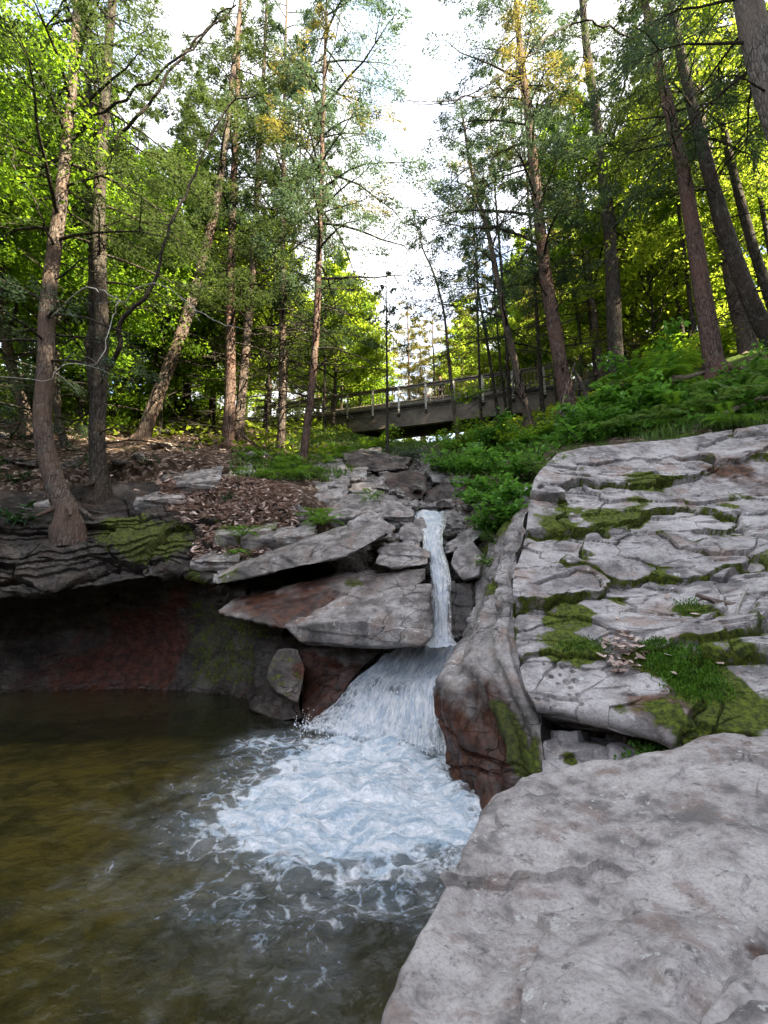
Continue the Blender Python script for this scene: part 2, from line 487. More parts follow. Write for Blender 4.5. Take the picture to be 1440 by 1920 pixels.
def pool_material():
    t = NT('pool_water')
    geo = t.n('NewGeometry')
    pos = geo.outputs['Position']
    att = t.n('Attribute', {'attribute_name': 'mask'})
    rgb = t.n('SeparateColor', None, i0=att.outputs['Color'])
    dens, churn = rgb.outputs[0], rgb.outputs[1]
    # ripples
    r1 = t.noise(t.vec(pos, (1.0, 1.5, 1.0)), 3.2, 4, 0.55, 0.8)
    r2 = t.noise(pos, 11.0, 4, 0.6, 0.5)
    rip = t.math('ADD', t.math('MULTIPLY', r1, t.math('ADD', 0.25, churn)), t.math('MULTIPLY', r2, t.math('ADD', 0.08, t.math('MULTIPLY', churn, 0.7))))
    nb = t.bump(rip, 0.75, 0.09)
    # lacy foam: cell borders plus bubbles
    wv = t.n('VectorMath', {'operation': 'ADD'}, i0=pos, i1=t.vec(t.n('TexNoise', None, Vector=pos, Scale=2.6, Detail=4.0).outputs['Color'], (0.55, 0.55, 0.0))).outputs[0]
    ed = t.n('TexVoronoi', {'feature': 'DISTANCE_TO_EDGE'}, Vector=wv, Scale=5.4).outputs[0]
    ed2 = t.n('TexVoronoi', {'feature': 'DISTANCE_TO_EDGE'}, Vector=wv, Scale=14.0).outputs[0]
    lace = t.math('ADD', t.mapr(ed, 0.0, 0.30, 0.75, 0.0), t.mapr(ed2, 0.0, 0.3, 0.30, 0.0))
    bub = t.noise(pos, 24, 6, 0.7, 0.6)
    soft = t.noise(pos, 2.2, 6, 0.62, 1.2)
    raw = t.math('ADD', t.math('MULTIPLY', lace, 0.31), t.math('ADD', t.math('MULTIPLY', bub, 0.38), t.math('MULTIPLY', soft, 0.58)))
    thr = t.math('SUBTRACT', 1.12, dens)
    fm = t.mapr(t.math('SUBTRACT', raw, thr), -0.06, 0.30)
    milk = t.mapr(t.math('SUBTRACT', t.math('ADD', t.math('MULTIPLY', soft, 0.5), dens), 0.42), 0.0, 0.75, 0.0, 0.46)
    ft = t.math('MAXIMUM', fm, milk)
    swirl = t.noise(t.vec(pos, (1.6, 3.2, 1.0)), 1.5, 7, 0.68, 1.6)
    fc = t.mix(t.mapr(t.math('ADD', t.math('MULTIPLY', bub, 0.35), t.math('MULTIPLY', swirl, 0.75)), 0.42, 0.68), (0.38, 0.51, 0.62), (0.94, 0.96, 0.99))  # blue-grey shadows of the churn are mixed into the foam colour
    foam = t.n('BsdfPrincipled', None, Base_Color=fc, Roughness=0.6, Normal=t.bump(t.math('ADD', bub, soft), 0.8, 0.06, nb))
    clear = t.n('BsdfTransparent', None, Color=(0.70, 0.68, 0.44, 1))
    gl = t.n('BsdfGlossy', None, Color=(1, 1, 1, 1), Roughness=0.06, Normal=nb)
    fr = t.n('Fresnel', None, IOR=1.33, Normal=nb).outputs[0]
    mur = t.n('BsdfDiffuse', None, Color=(0.07, 0.072, 0.032, 1))
    body = t.n('MixShader', None, i0=0.16, i1=clear, i2=mur)
    wat = t.n('MixShader', None, i0=fr, i1=body, i2=gl)
    return t.surf(t.n('MixShader', None, i0=ft, i1=wat, i2=foam))
M['pool'] = pool_material()

def falls_material():
    t = NT('falling_water')
    att = t.n('Attribute', {'attribute_name': 'flow'})
    fl = att.outputs['Vector']
    mk = t.n('Attribute', {'attribute_name': 'mask'})
    dens = t.n('SeparateColor', None, i0=mk.outputs['Color']).outputs[0]
    s1 = t.noise(t.vec(fl, (22, 4.2, 1)), 1.0, 7, 0.7, 1.1)
    s2 = t.noise(t.vec(fl, (60, 14.0, 1)), 1.0, 5, 0.65, 0.8)
    s3 = t.noise(t.vec(fl, (5, 4, 1)), 1.0, 4, 0.6, 0.4)
    raw = t.math('ADD', t.math('MULTIPLY', s1, 0.55), t.math('ADD', t.math('MULTIPLY', s2, 0.3), t.math('MULTIPLY', s3, 0.3)))
    fac = t.mapr(t.math('ADD', raw, dens), 0.95, 1.25)
    nb = t.bump(t.math('ADD', s1, t.math('MULTIPLY', s2, 0.6)), 0.8, 0.04)
    c = t.mix(t.mapr(raw, 0.50, 0.66), (0.50, 0.60, 0.70), (0.97, 0.98, 0.99))
    white = t.n('BsdfPrincipled', None, Base_Color=c, Roughness=0.5, Normal=nb)
    tr = t.n('BsdfTranslucent', None, Color=(0.7, 0.76, 0.8, 1))
    white = t.n('MixShader', None, i0=0.25, i1=white, i2=tr)
    clear = t.n('BsdfTransparent', None, Color=(0.85, 0.87, 0.86, 1))
    gl = t.n('BsdfGlossy', None, Color=(1, 1, 1, 1), Roughness=0.08, Normal=nb)
    fr = t.n('Fresnel', None, IOR=1.33, Normal=nb).outputs[0]
    wat = t.n('MixShader', None, i0=fr, i1=clear, i2=gl)
    return t.surf(t.n('MixShader', None, i0=fac, i1=wat, i2=white))
M['falls'] = falls_material()
def drop_material():
    t = NT('water_drops')
    return t.surf(t.n('BsdfPrincipled', None, Base_Color=(0.85, 0.88, 0.92, 1), Roughness=0.2))
M['drops'] = drop_material()
# ------------------------------------------------------------------ terrain
CP = []
def g(u, v, Y, dz=0.0):
    p = W(u, v, Y); CP.append((p[0], p[1], p[2] + dz))
for a in [(-160, 960, 9.0), (30, 965, 9.3), (140, 945, 9.3), (240, 905, 9.9), (330, 895, 10.2), (420, 905, 10.0), (265, 825, 13), (430, 838, 13.5),
          (100, 800, 15.5), (-60, 770, 17), (240, 770, 18.5), (350, 775, 18.5), (530, 848, 14.5), (568, 870, 13.2), (640, 842, 15.8),
          (480, 890, 11.0), (560, 930, 10.2), (640, 930, 10.2), (690, 900, 11.5), (440, 960, 9.2), (470, 1010, 8.6), (600, 985, 8.9),
          (480, 800, 20), (600, 800, 21), (680, 825, 19),
          (735, 860, 16.0), (790, 850, 16.5), (800, 833, 21), (730, 832, 20), (860, 835, 20),
          (700, 960, 9.8), (760, 960, 9.6), (810, 955, 10.0), (860, 920, 11.5), (800, 915, 12.0),
          (960, 880, 12.0), (900, 875, 13.5), (1000, 795, 15), (1065, 775, 14), (940, 800, 17.5), (1150, 740, 13.7), (1340, 696, 11), (1470, 680, 10.8),
          (1250, 770, 10.4), (1120, 800, 11.0), (1380, 770, 9.8), (1050, 838, 9.4), (1250, 815, 9.3), (1440, 795, 9.0), (1640, 770, 8.8),
          (1200, 690, 17), (1420, 640, 15), (1060, 778, 18.0), (1125, 768, 17.0), (1000, 800, 18.0)]:
    g(*a)
for a in [(810, 1030, 8.6), (850, 1100, 8.2), (760, 1100, 8.0)]:       # bed of the chute
    g(*a, dz=-0.5)
CP += [(-2.0, 2, -.75), (-3.5, 4, -.7), (-4.5, 6, -.6), (-5.5, 8, -.6), (-3, 8, -.8), (-1.5, 6.5, -.9), (-1.5, 8.4, -.5), (0, 5, -1.0), (0.3, 3, -.9), (0, 6.4, -.7), (0.7, 7.3, .2),
       (0, 1, -.8), (-3, 0, -.7), (-2, -3, -.8), (-1, -8, -1.2), (-3, -15, -2), (-4, -24, -2), (-6.5, 9, .6),
       (-6, 2, -.5), (-7.5, 6, .3), (-8.2, 4, 2.2), (-7.6, 0, 2.0), (-8, -5, 2.5), (-12, -5, 6), (-12, 3, 6.5), (-12, 9, 6.6), (-20, 5, 11), (-22, 15, 14), (-22, -10, 11),
       (1.3, 2, .0), (2.2, 3.2, .1), (2.3, 0.5, .0), (1.6, -1, -.2), (3.2, -.5, .9), (5, 2, 2.3), (5.5, 4, 3.3), (6.5, 6, 4.9), (7.5, 1, 5), (10, 4, 7.6), (10, -3, 8), (5, -5, 3.5), (4, -10, 5), (10, -10, 12),
       (1.6, 4.6, -.1), (2.4, 6, 1.0), (3.2, 7.5, 2.6), (16, 5, 10.5), (18, 12, 12),  
       (4, -26, 20), (9, -21.5, 23), (15, -17, 24), (21, -12.5, 24), (28, -7, 22), (18, -28, 26), (28, -20, 26), (36, -10, 22), (27, 3, 15), (-2, -30, 12),  # high ground behind the camera, raised out of view to shade the gorge
       (-18, -22, 9), (-20, -40, 12), (-30, 10, 17),
       (-10, 20, 10.5), (-16, 26, 13), (-4, 24, 10.9), (2, 23, 9.2), (4, 27, 9.8), (9.5, 20.5, 11.6), (16, 20, 13.5), (22, 22, 15), (-30, 34, 19), (0, 36, 13.5), (15, 34, 16), (30, 34, 19),
       (-20, 55, 22), (0, 55, 19), (25, 55, 23), (-60, 30, 28), (60, 30, 24), (0, 90, 28), (60, 90, 32), (-60, 90, 32), (60, -30, 12), (-60, -30, 20), (0, -60, 0), (50, -60, 10), (-50, -60, 16)]
CP = np.array(CP)
def _kern(d): return d
_d = np.linalg.norm(CP[:, None, :2] - CP[None, :, :2], axis=2)
_n = len(CP)
_A = np.zeros((_n + 3, _n + 3))
_A[:_n, :_n] = _kern(_d) - np.eye(_n) * 0.08
_A[:_n, _n] = 1; _A[:_n, _n + 1:] = CP[:, :2]
_A[_n, :_n] = 1; _A[_n + 1:, :_n] = CP[:, :2].T
_w = np.linalg.solve(_A, np.concatenate([CP[:, 2], [0, 0, 0]]))

def ground(x, y, rough=True):
    x, y = np.asarray(x, float), np.asarray(y, float)
    q = np.stack([x.ravel(), y.ravel()], 1)
    out = np.empty(len(q))
    for k in range(0, len(q), 20000):
        c = q[k:k + 20000]
        d = np.sqrt((c[:, None, 0] - CP[None, :, 0]) ** 2 + (c[:, None, 1] - CP[None, :, 1]) ** 2)
        out[k:k + 20000] = _kern(d) @ _w[:_n] + _w[_n] + c @ _w[_n + 1:]
    if rough:
        p3 = np.stack([q[:, 0], q[:, 1], np.zeros(len(q))], 1)
        out = out + 0.10 * fbm(p3 * 0.9, 4) + 0.02 * fbm(p3 * 6, 3)
    return out.reshape(x.shape)

def gpoint(u, v, lo=5.0, hi=60.0):
    """Where the line of sight of a photograph pixel first meets the terrain."""
    Y = np.geomspace(lo, hi, 700)
    a, b = (u - 720.0) / F, (960.0 - v) / F
    t = Y / (cp - b * sp)
    X, Z = a * t, CAM_H + t * (sp + b * cp)
    below = np.nonzero(Z < ground(X, Y))[0]
    k = below[0] if len(below) else len(Y) - 1
    return np.array([X[k], Y[k], float(ground(X[k:k + 1], Y[k:k + 1])[0])])

def axis(lo, a, b, hi, h, nlo, nhi):
    mid = np.arange(a, b, h)
    l = a - np.geomspace(h, a - lo, nlo)[::-1]
    r = b + np.geomspace(h, hi - b, nhi)
    return np.concatenate([l, mid, r])
# ------------------------------------------------------------------ rocks
def finish_mask(v, spots, base=None):
    """Stain masks (moss, brown, wet and darkened) from soft round spots: (kind, centre, radius, strength)."""
    m = np.zeros((len(v), 4)); m[:, 3] = 1
    if base is not None: m[:, :3] += base
    wob = 1 + 0.45 * fbm(v * 3.0, 3)
    for kind, c, r, s in spots:
        d = np.linalg.norm(v - np.asarray(c), axis=1) / (r * wob)
        m[:, 'mbw'.index(kind)] += s * np.clip(1.35 - d, 0, 1)
    return np.clip(m, 0, 1)

def patch(ctrl, nr, nc, uv=True):
    """Smooth sheet through a grid of control points (u, v, Y) or world xyz."""
    P = np.array([[W(*q) if uv else q for q in row] for row in ctrl], float)
    P = spline(P, nr)
    P = spline(P.transpose(1, 0, 2), nc).transpose(1, 0, 2)
    return P

def grid_normals(P):
    du = np.gradient(P, axis=1); dv = np.gradient(P, axis=0)
    n = np.cross(du, dv)
    n /= np.linalg.norm(n, axis=2)[..., None] + 1e-9
    return n

def face_camera(n, P):
    d = np.array([0, 0, CAM_H + 0.6]) - P
    s = np.sign(np.mean(np.sum(n * d, axis=2)))
    return n * (s if s else 1)

def close_back(P, back):
    """A skirt from the sheet's rim along `back`, plus a back face, so the rock is solid."""
    nr, nc = P.shape[:2]
    idx = np.arange(nr * nc).reshape(nr, nc)
    rim = np.concatenate([idx[0, :], idx[1:, -1], idx[-1, -2::-1], idx[-2:0:-1, 0]])
    V = P.reshape(-1, 3)
    B = V[rim] + np.asarray(back)
    n0 = len(V); r = len(rim)
    c = B.mean(0)
    V = np.vstack([V, B, c])
    f = [[rim[k], rim[(k + 1) % r], n0 + (k + 1) % r, n0 + k] for k in range(r)]
    f += [[n0 + k, n0 + (k + 1) % r, n0 + r, n0 + r] for k in range(r)]
    return V, np.array(f)

def rock_from_patch(name, P, mat, spots=(), back=(0.3, 0.8, -1.0), base=None, wetline=None, smooth=True):
    F_ = grid_faces(*P.shape[:2])
    V, F2 = close_back(P, back)
    tri = F2[:, 2] == F2[:, 3]
    F2[tri, 3] = F2[tri, 2]
    b = None
    if base is not None:
        b = np.zeros((len(V), 3)); b[:P.shape[0] * P.shape[1]] = base.reshape(-1, 3)
    m = finish_mask(V, spots, b)
    if wetline is not None:
        m[:, 2] = np.clip(m[:, 2] + sstep(wetline, wetline - 0.25, V[:, 2] + 0.1 * fbm(V * 2, 3)), 0, 1)
    org = np.array([V[:, 0].mean(), V[:, 1].mean(), V[:, 2].min()])
    quads = np.concatenate([F_, F2[~tri]])
    me = mesh_np(name, V - org, quads, mat, m, smooth)
    o = link(name, me)
    o.location = org
    return o

def near(P, u, v):
    """Centre of a stain: the point of the sheet a pixel falls on."""
    pu, pv = proj(P.reshape(-1, 3))
    return P.reshape(-1, 3)[np.argmin((pu - u) ** 2 + (pv - v) ** 2)]

def plates(s, t, amp, tilt, seed, ax=1.0, ay=1.0, warp=0.35):
    """Broken flagstone relief: every cell at its own height and tilt."""
    p = np.stack([s.ravel() * ax, t.ravel() * ay], 1)
    q = np.stack([s.ravel(), t.ravel(), np.full(s.size, seed * 3.1)], 1)
    p = p + warp * np.stack([fbm(q * 1.7, 3), fbm(q * 1.7 + 31, 3)], 1)
    f1, f2, a, b, c, ox, oy = cells(p, seed)
    h = (a - .5) * amp + tilt * (ox * (b - .5) + oy * (c - .35))
    return h.reshape(s.shape), (f2 - f1).reshape(s.shape), b.reshape(s.shape)

# --- the broad sloping ledge on the right
LED = [[(1045, 850, 8.3), (1130, 836, 8.4), (1260, 824, 8.5), (1350, 812, 8.5), (1450, 800, 8.4), (1650, 780, 8.2)],
       [(1003, 900, 7.4), (1110, 900, 7.5), (1230, 900, 7.5), (1350, 890, 7.5), (1460, 880, 7.4), (1680, 870, 7.0)],
       [(985, 1000, 6.4), (1100, 1000, 6.3), (1220, 990, 6.3), (1340, 980, 6.3), (1470, 970, 6.2), (1720, 960, 5.8)],
       [(962, 1090, 5.6), (1080, 1090, 5.5), (1210, 1090, 5.5), (1340, 1080, 5.4), (1480, 1070, 5.2), (1760, 1060, 4.8)],
       [(966, 1190, 4.9), (1080, 1190, 4.8), (1210, 1185, 4.75), (1340, 1180, 4.6), (1490, 1170, 4.4), (1800, 1160, 4.0)],
       [(980, 1270, 4.42), (1080, 1280, 4.3), (1210, 1275, 4.2), (1340, 1280, 4.0), (1500, 1280, 3.8), (1850, 1280, 3.4)],
       [(1005, 1328, 4.12), (1100, 1342, 4.0), (1220, 1368, 3.85), (1310, 1396, 3.7), (1500, 1400, 3.5), (1900, 1400, 3.1)],
       [(1008, 1350, 4.45), (1100, 1362, 4.5), (1220, 1380, 4.35), (1310, 1400, 4.0), (1500, 1420, 3.9), (1900, 1420, 3.5)],
       [(1010, 1370, 5.0), (1100, 1376, 5.1), (1220, 1386, 5.0), (1310, 1410, 4.6), (1500, 1440, 4.6), (1900, 1440, 4.2)]]
nr, nc = 540, 560
P = patch(LED, nr, nc)
Nn = face_camera(grid_normals(P), P)
s = P[..., 0] + 0.15 * P[..., 1]                      # along the ledge
t = np.sqrt(P[..., 1] ** 2 + P[..., 2] ** 2) * np.sign(P[..., 1])   # up the ledge
row = np.linspace(0, len(LED) - 1, nr)[:, None] * np.ones((1, nc))
col = np.linspace(0, 5, nc)[None, :] * np.ones((nr, 1))
q3 = P.reshape(-1, 3)
h1, e1, r1 = plates(s, t, 0.20, 0.30, 5, 0.55, 1.25, 0.22)
h2, e2, r2 = plates(s, t, 0.06, 0.10, 9, 1.35, 3.3, 0.22)
h3, e3, r3 = plates(s, t, 0.028, 0.05, 14, 3.4, 8.0, 0.25)
broken = sstep(-0.05, 0.25, fbm(q3 * 1.1 + 5, 3)).reshape(nr, nc)
smooth_top = sstep(0.9, 0.35, row) * sstep(3.6, 2.2, col)            # the clean slab along the upper edge
smooth_low = sstep(3.8, 4.4, row) * sstep(2.4, 1.2, col) * 0.6
amt = (1 - 0.88 * smooth_top) * (1 - 0.5 * smooth_low)
disp = amt * (h1 + h2 * (r1 > .2) + h3 * broken) + 0.018 * fbm(q3 * 1.2, 4).reshape(nr, nc) + 0.0035 * fbm(q3 * 14, 4).reshape(nr, nc)
disp -= amt * 0.07 * sstep(0.05, 0.0, e1) + amt * 0.03 * sstep(0.05, 0.0, e2) * (r1 > .2)
lipr = sstep(5.2, 5.9, row) * sstep(6.6, 6.05, row)
disp += 0.05 * lipr
disp *= sstep(7.6, 6.6, row) * 0.85 + 0.15
up = np.array([0, -0.55, 0.83])
P2 = P + disp[..., None] * (0.75 * Nn + 0.25 * up)
def pit(u, v, r, d):
    global P2
    c = near(P2, u, v)
    dd = np.linalg.norm(P2 - c, axis=2)
    P2 = P2 - (d * np.clip(1 - (dd / r) ** 2, 0, 1))[..., None] * Nn
for u, v, r in [(1028, 1234, .022), (1040, 1246, .026), (1055, 1250, .03), (1074, 1259, .024), (1034, 1268, .022), (1050, 1266, .018), (1062, 1278, .034), (1078, 1276, .038),
                (1008, 1310, .03), (1024, 1311, .034), (1085, 1303, .03), (1070, 1290, .022), (1046, 1282, .02), (1090, 1320, .022), (1020, 1246, .015), (1068, 1302, .018)]:
    pit(u, v, r, 0.05)
mossy = np.zeros((nr, nc, 3))
crev = amt * (sstep(0.16, 0.02, e1) * (r1 > 0.30) * 0.62 + sstep(0.10, 0.0, e2) * (r2 > .62) * 0.38)
mossy[..., 0] = crev * sstep(6.0, 5.2, row)
mossy[..., 1] = 0
SP = []
for u, v, r, s_ in [(1205, 895, .34, .9), (1230, 912, .32, .8), (1040, 980, .30, 1.), (1120, 972, .26, .9), (1180, 968, .34, .9), (1060, 950, .25, .6), (1200, 940, .3, .7),
                    (1360, 950, .25, .8), (1380, 935, .25, .6), (1065, 1155, .24, 1.1), (1100, 1150, .18, 1.), (1030, 1160, .15, .9), (1050, 1200, .22, 1.), (1075, 1215, .2, 1.),
                    (1110, 1215, .15, .9), (1290, 1140, .16, 1.1), (1330, 1155, .18, 1.0), (1250, 1255, .22, 1.1), (1300, 1270, .26, 1.2), (1220, 1240, .18, 1.), (1340, 1320, .3, .9), (1240, 1330, .16, .7),
                    (1400, 1330, .35, .9), (1240, 1070, .18, .7), (1160, 1125, .12, .6), (1370, 1205, .14, .8), (1300, 1360, .2, .8), (1160, 1330, .1, .6)]:
    SP.append(('m', near(P2, u, v), r, s_ * 0.9))
for u, v, r, s_ in [(1350, 870, .5, .5), (1420, 900, .6, .55), (1260, 1160, .25, .45), (1110, 1060, .3, .35), (1390, 1040, .4, .4), (1190, 1310, .3, .5), (1290, 1330, .3, .6), (1150, 930, .3, .35)]:
    SP.append(('b', near(P2, u, v), r, s_))
ledge = rock_from_patch('rock_ledge', P2, M['ledge'], SP, (0.8, 1.6, -1.4), mossy, smooth=False)
tag(ledge, 'broad sloping grey sandstone ledge with mossy cracks right of the waterfall', 'rock')
LEDGE_P, LEDGE_N = P2, Nn

# --- water-worn shoulder between the ledge and the cascade
SH = [[(1012, 900, 7.7), (990, 905, 8.2), (965, 930, 8.6), (950, 960, 9.0)],
      [(985, 1000, 6.6), (955, 1020, 6.9), (925, 1060, 7.2), (893, 1100, 7.7)],
      [(965, 1090, 5.75), (932, 1120, 5.95), (898, 1165, 6.3), (868, 1205, 6.9)],
      [(975, 1190, 5.0), (925, 1210, 5.1), (868, 1238, 5.5), (828, 1262, 6.05)],
      [(988, 1272, 4.5), (935, 1268, 4.6), (872, 1275, 4.95), (805, 1288, 5.5)],
      [(1008, 1335, 4.2), (942, 1335, 4.4), (890, 1345, 4.72), (815, 1340, 5.3)],
      [(1020, 1430, 4.05), (968, 1430, 4.1), (908, 1440, 4.45), (836, 1425, 5.0)],
      [(1030, 1540, 3.75), (990, 1540, 3.85), (935, 1535, 4.0), (878, 1510, 4.45)],
      [(1035, 1700, 3.4), (1000, 1700, 3.5), (950, 1700, 3.6), (890, 1680, 3.9)]]
nr, nc = 340, 200
P = patch(SH, nr, nc)
Nn = face_camera(grid_normals(P), P)
q3 = P.reshape(-1, 3)
row = np.linspace(0, 8, nr)[:, None] * np.ones((1, nc))
col = np.linspace(0, 3, nc)[None, :] * np.ones((nr, 1))
wv = fbm(q3 * 0.9, 3).reshape(nr, nc)
flute = np.sin((col * 2.1 + 0.32 * row + 0.9 * wv) * 3.1)            # grooves worn along the flow
fl = np.sign(flute) * np.abs(flute) ** 0.55
disp = 0.05 * fl + 0.05 * fbm(q3 * 1.8, 4).reshape(nr, nc) + 0.012 * fbm(q3 * 9, 4).reshape(nr, nc)
h2, e2, r2 = plates(P[..., 1] + P[..., 0], P[..., 2], 0.10, 0.12, 23, 1.3, 2.2)
disp += h2 * sstep(5.2, 6.2, row) + h2 * 0.6 * sstep(3.0, 2.0, row)
crk = sstep(0.09, 0.0, e2) * 0.05 * sstep(4.6, 5.6, row)
disp -= crk
P2 = P + disp[..., None] * Nn
base = np.zeros((nr, nc, 3))
nb_ = fbm(q3 * 2.6 + 3, 5).reshape(nr, nc)
lowm = sstep(3.75, 5.0, row + 0.35 * wv + 0.55 * nb_ + 0.10 * (col - 2))
base[..., 1] = lowm * np.interp(col, [0, 0.7, 1.3, 3], [0.10, 0.30, 0.75, 0.95])
base[..., 2] = lowm * np.interp(col, [0, 1, 3], [.1, .5, .9])
SP = [('m', near(P2, 930, 1330), .20, .5), ('m', near(P2, 950, 1370), .24, .5), ('m', near(P2, 965, 1400), .2, .4), ('m', near(P2, 985, 1450), .2, .4), ('w', near(P2, 850, 1420), .9, .8), ('m', near(P2, 930, 1100), .22, .7), ('m', near(P2, 985, 1440), .14, .6), ('m', near(P2, 945, 985), .5, .8)]
o = rock_from_patch('rock_shoulder', P2, M['slab'], SP, (0.9, 1.2, -0.6), base, wetline=0.3)
SHOULDER_P = P2
tag(o, 'smooth grooved rock shoulder, rusty brown below, at the right of the white cascade', 'rock')

# --- lower block below the ledge's dark crevice
LOW = [[(1016, 1372, 4.75), (1120, 1378, 4.75), (1230, 1388, 4.6), (1330, 1402, 4.4), (1480, 1440, 4.4)],
       [(1014, 1382, 4.22), (1120, 1390, 4.25), (1230, 1398, 4.15), (1330, 1412, 4.0), (1480, 1450, 4.0)],
       [(1016, 1430, 4.02), (1120, 1425, 4.0), (1230, 1425, 3.9), (1330, 1430, 3.8), (1480, 1480, 3.7)],
       [(1018, 1500, 3.85), (1120, 1500, 3.75), (1230, 1500, 3.6), (1330, 1500, 3.5), (1480, 1530, 3.4)],
       [(1020, 1640, 3.7), (1120, 1640, 3.5), (1230, 1640, 3.3), (1330, 1640, 3.2), (1480, 1640, 3.1)]]
nr, nc = 120, 160
P = patch(LOW, nr, nc); Nn = face_camera(grid_normals(P), P); q3 = P.reshape(-1, 3)
h2, e2, r2 = plates(P[..., 0], P[..., 2] + P[..., 1], 0.09, 0.1, 33, 3, 4)
P2 = P + (h2 + 0.03 * fbm(q3 * 3, 4).reshape(nr, nc))[..., None] * Nn
o = rock_from_patch('rock_block', P2, M['ledge'], [('m', near(P2, 1070, 1425), .09, .9), ('m', near(P2, 1180, 1400), .2, .9), ('m', near(P2, 1250, 1410), .2, 1.)], (0.3, 0.7, -.3))
tag(o, 'pale rock block under the dark crevice of the sloping ledge, behind the front boulder', 'rock')
LOW_P = P2

# --- the big pale boulder in the right foreground
FB = [[(905, 1560, 3.05), (950, 1530, 3.3), (1035, 1480, 3.45), (1200, 1440, 3.4), (1440, 1395, 3.4), (1800, 1330, 3.4)],
      [(908, 1515, 2.78), (960, 1478, 2.95), (1035, 1446, 3.1), (1205, 1410, 3.15), (1440, 1367, 3.15), (1800, 1300, 3.1)],
      [(897, 1545, 2.55), (955, 1520, 2.65), (1060, 1490, 2.8), (1220, 1450, 2.85), (1440, 1420, 2.8), (1850, 1360, 2.7)],
      [(850, 1628, 2.22), (930, 1600, 2.3), (1080, 1570, 2.4), (1250, 1550, 2.4), (1470, 1520, 2.3), (1900, 1480, 2.2)],
      [(800, 1718, 1.92), (890, 1700, 1.98), (1060, 1690, 2.02), (1250, 1680, 2.0), (1480, 1650, 1.9), (1950, 1620, 1.8)],
      [(752, 1825, 1.66), (850, 1810, 1.68), (1040, 1800, 1.68), (1250, 1800, 1.62), (1500, 1790, 1.55), (2000, 1760, 1.45)],
      [(712, 1945, 1.44), (820, 1940, 1.44), (1030, 1930, 1.40), (1250, 1930, 1.34), (1520, 1930, 1.28), (2050, 1900, 1.2)],
      [(650, 2200, 1.12), (780, 2200, 1.12), (1000, 2200, 1.08), (1250, 2200, 1.02), (1540, 2200, 0.98), (2100, 2200, 0.9)]]
left = []
for r in FB:                                          # the side that drops into the pool, under the left rim
    p = W(*r[0]); left.append([tuple(p + [0.10, 0.16, -1.25]), tuple(p + [0.03, 0.07, -0.62]), tuple(p + [-0.01, 0.01, -0.16])])
FBW = [l + [tuple(W(*q)) for q in r] for l, r in zip(left, FB)]
nr, nc = 440, 520
P = patch(FBW, nr, nc, uv=False); Nn = face_camera(grid_normals(P), P)
q3 = P.reshape(-1, 3)
f1 = fbm(q3 * 1.6, 4).reshape(nr, nc); f2 = fbm(q3 * 4.5 + 7, 4).reshape(nr, nc); f3 = fbm(q3 * 22, 4).reshape(nr, nc)
disp = 0.042 * f1 + 0.010 * f2 + 0.0022 * f3
rd = ridged(q3 * np.array([1.1, 1.1, 1.1]) + 3, 3).reshape(nr, nc)
disp -= 0.006 * sstep(1.35, 1.6, rd)
h2, e2, r2 = plates(P[..., 0] * .8 + P[..., 1] * .6, P[..., 1] * .8 - P[..., 0] * .6, 0.055, 0.075, 61, 1.1, 1.9, 0.35)
disp += h2 * 0.8
P2 = P + disp[..., None] * Nn
def groove(pts, w, d):
    global P2
    pts = spline(np.array(pts, float), 24)
    cs = np.array([near(P2, *p) for p in pts])
    dd = np.full(P2.shape[:2], 9.0)
    for c in cs: dd = np.minimum(dd, np.linalg.norm(P2 - c, axis=2))
    dd = dd * (1 + 0.5 * f2)
    P2 = P2 - (d * np.exp(-(dd / w) ** 2))[..., None] * Nn
groove([(848, 1622), (885, 1630), (925, 1645), (960, 1655)], 0.018, 0.02)
groove([(1000, 1715), (1040, 1740), (1080, 1765)], 0.025, 0.014)
groove([(1105, 1655), (1135, 1695), (1160, 1705)], 0.045, 0.03)
groove([(1180, 1790), (1240, 1850), (1290, 1865), (1340, 1845)], 0.06, 0.045)
groove([(800, 1870), (860, 1900), (930, 1935)], 0.02, 0.02)
groove([(1290, 1845), (1345, 1800), (1410, 1760)], 0.045, 0.05)
SP = [('b', near(P2, 1170, 1480), .10, .32), ('b', near(P2, 1430, 1790), .06, .75), ('b', near(P2, 1390, 1400), .25, .35)]
FBK = (0.35, 0.1, -0.6)
base = np.zeros((nr, nc, 3))
o = rock_from_patch('boulder', P2, M['boulder'], SP, FBK, base, wetline=0.10)
BOULDER_P = P2
tag(o, 'big pale pinkish grey boulder filling the right foreground beside the pool', 'boulder')

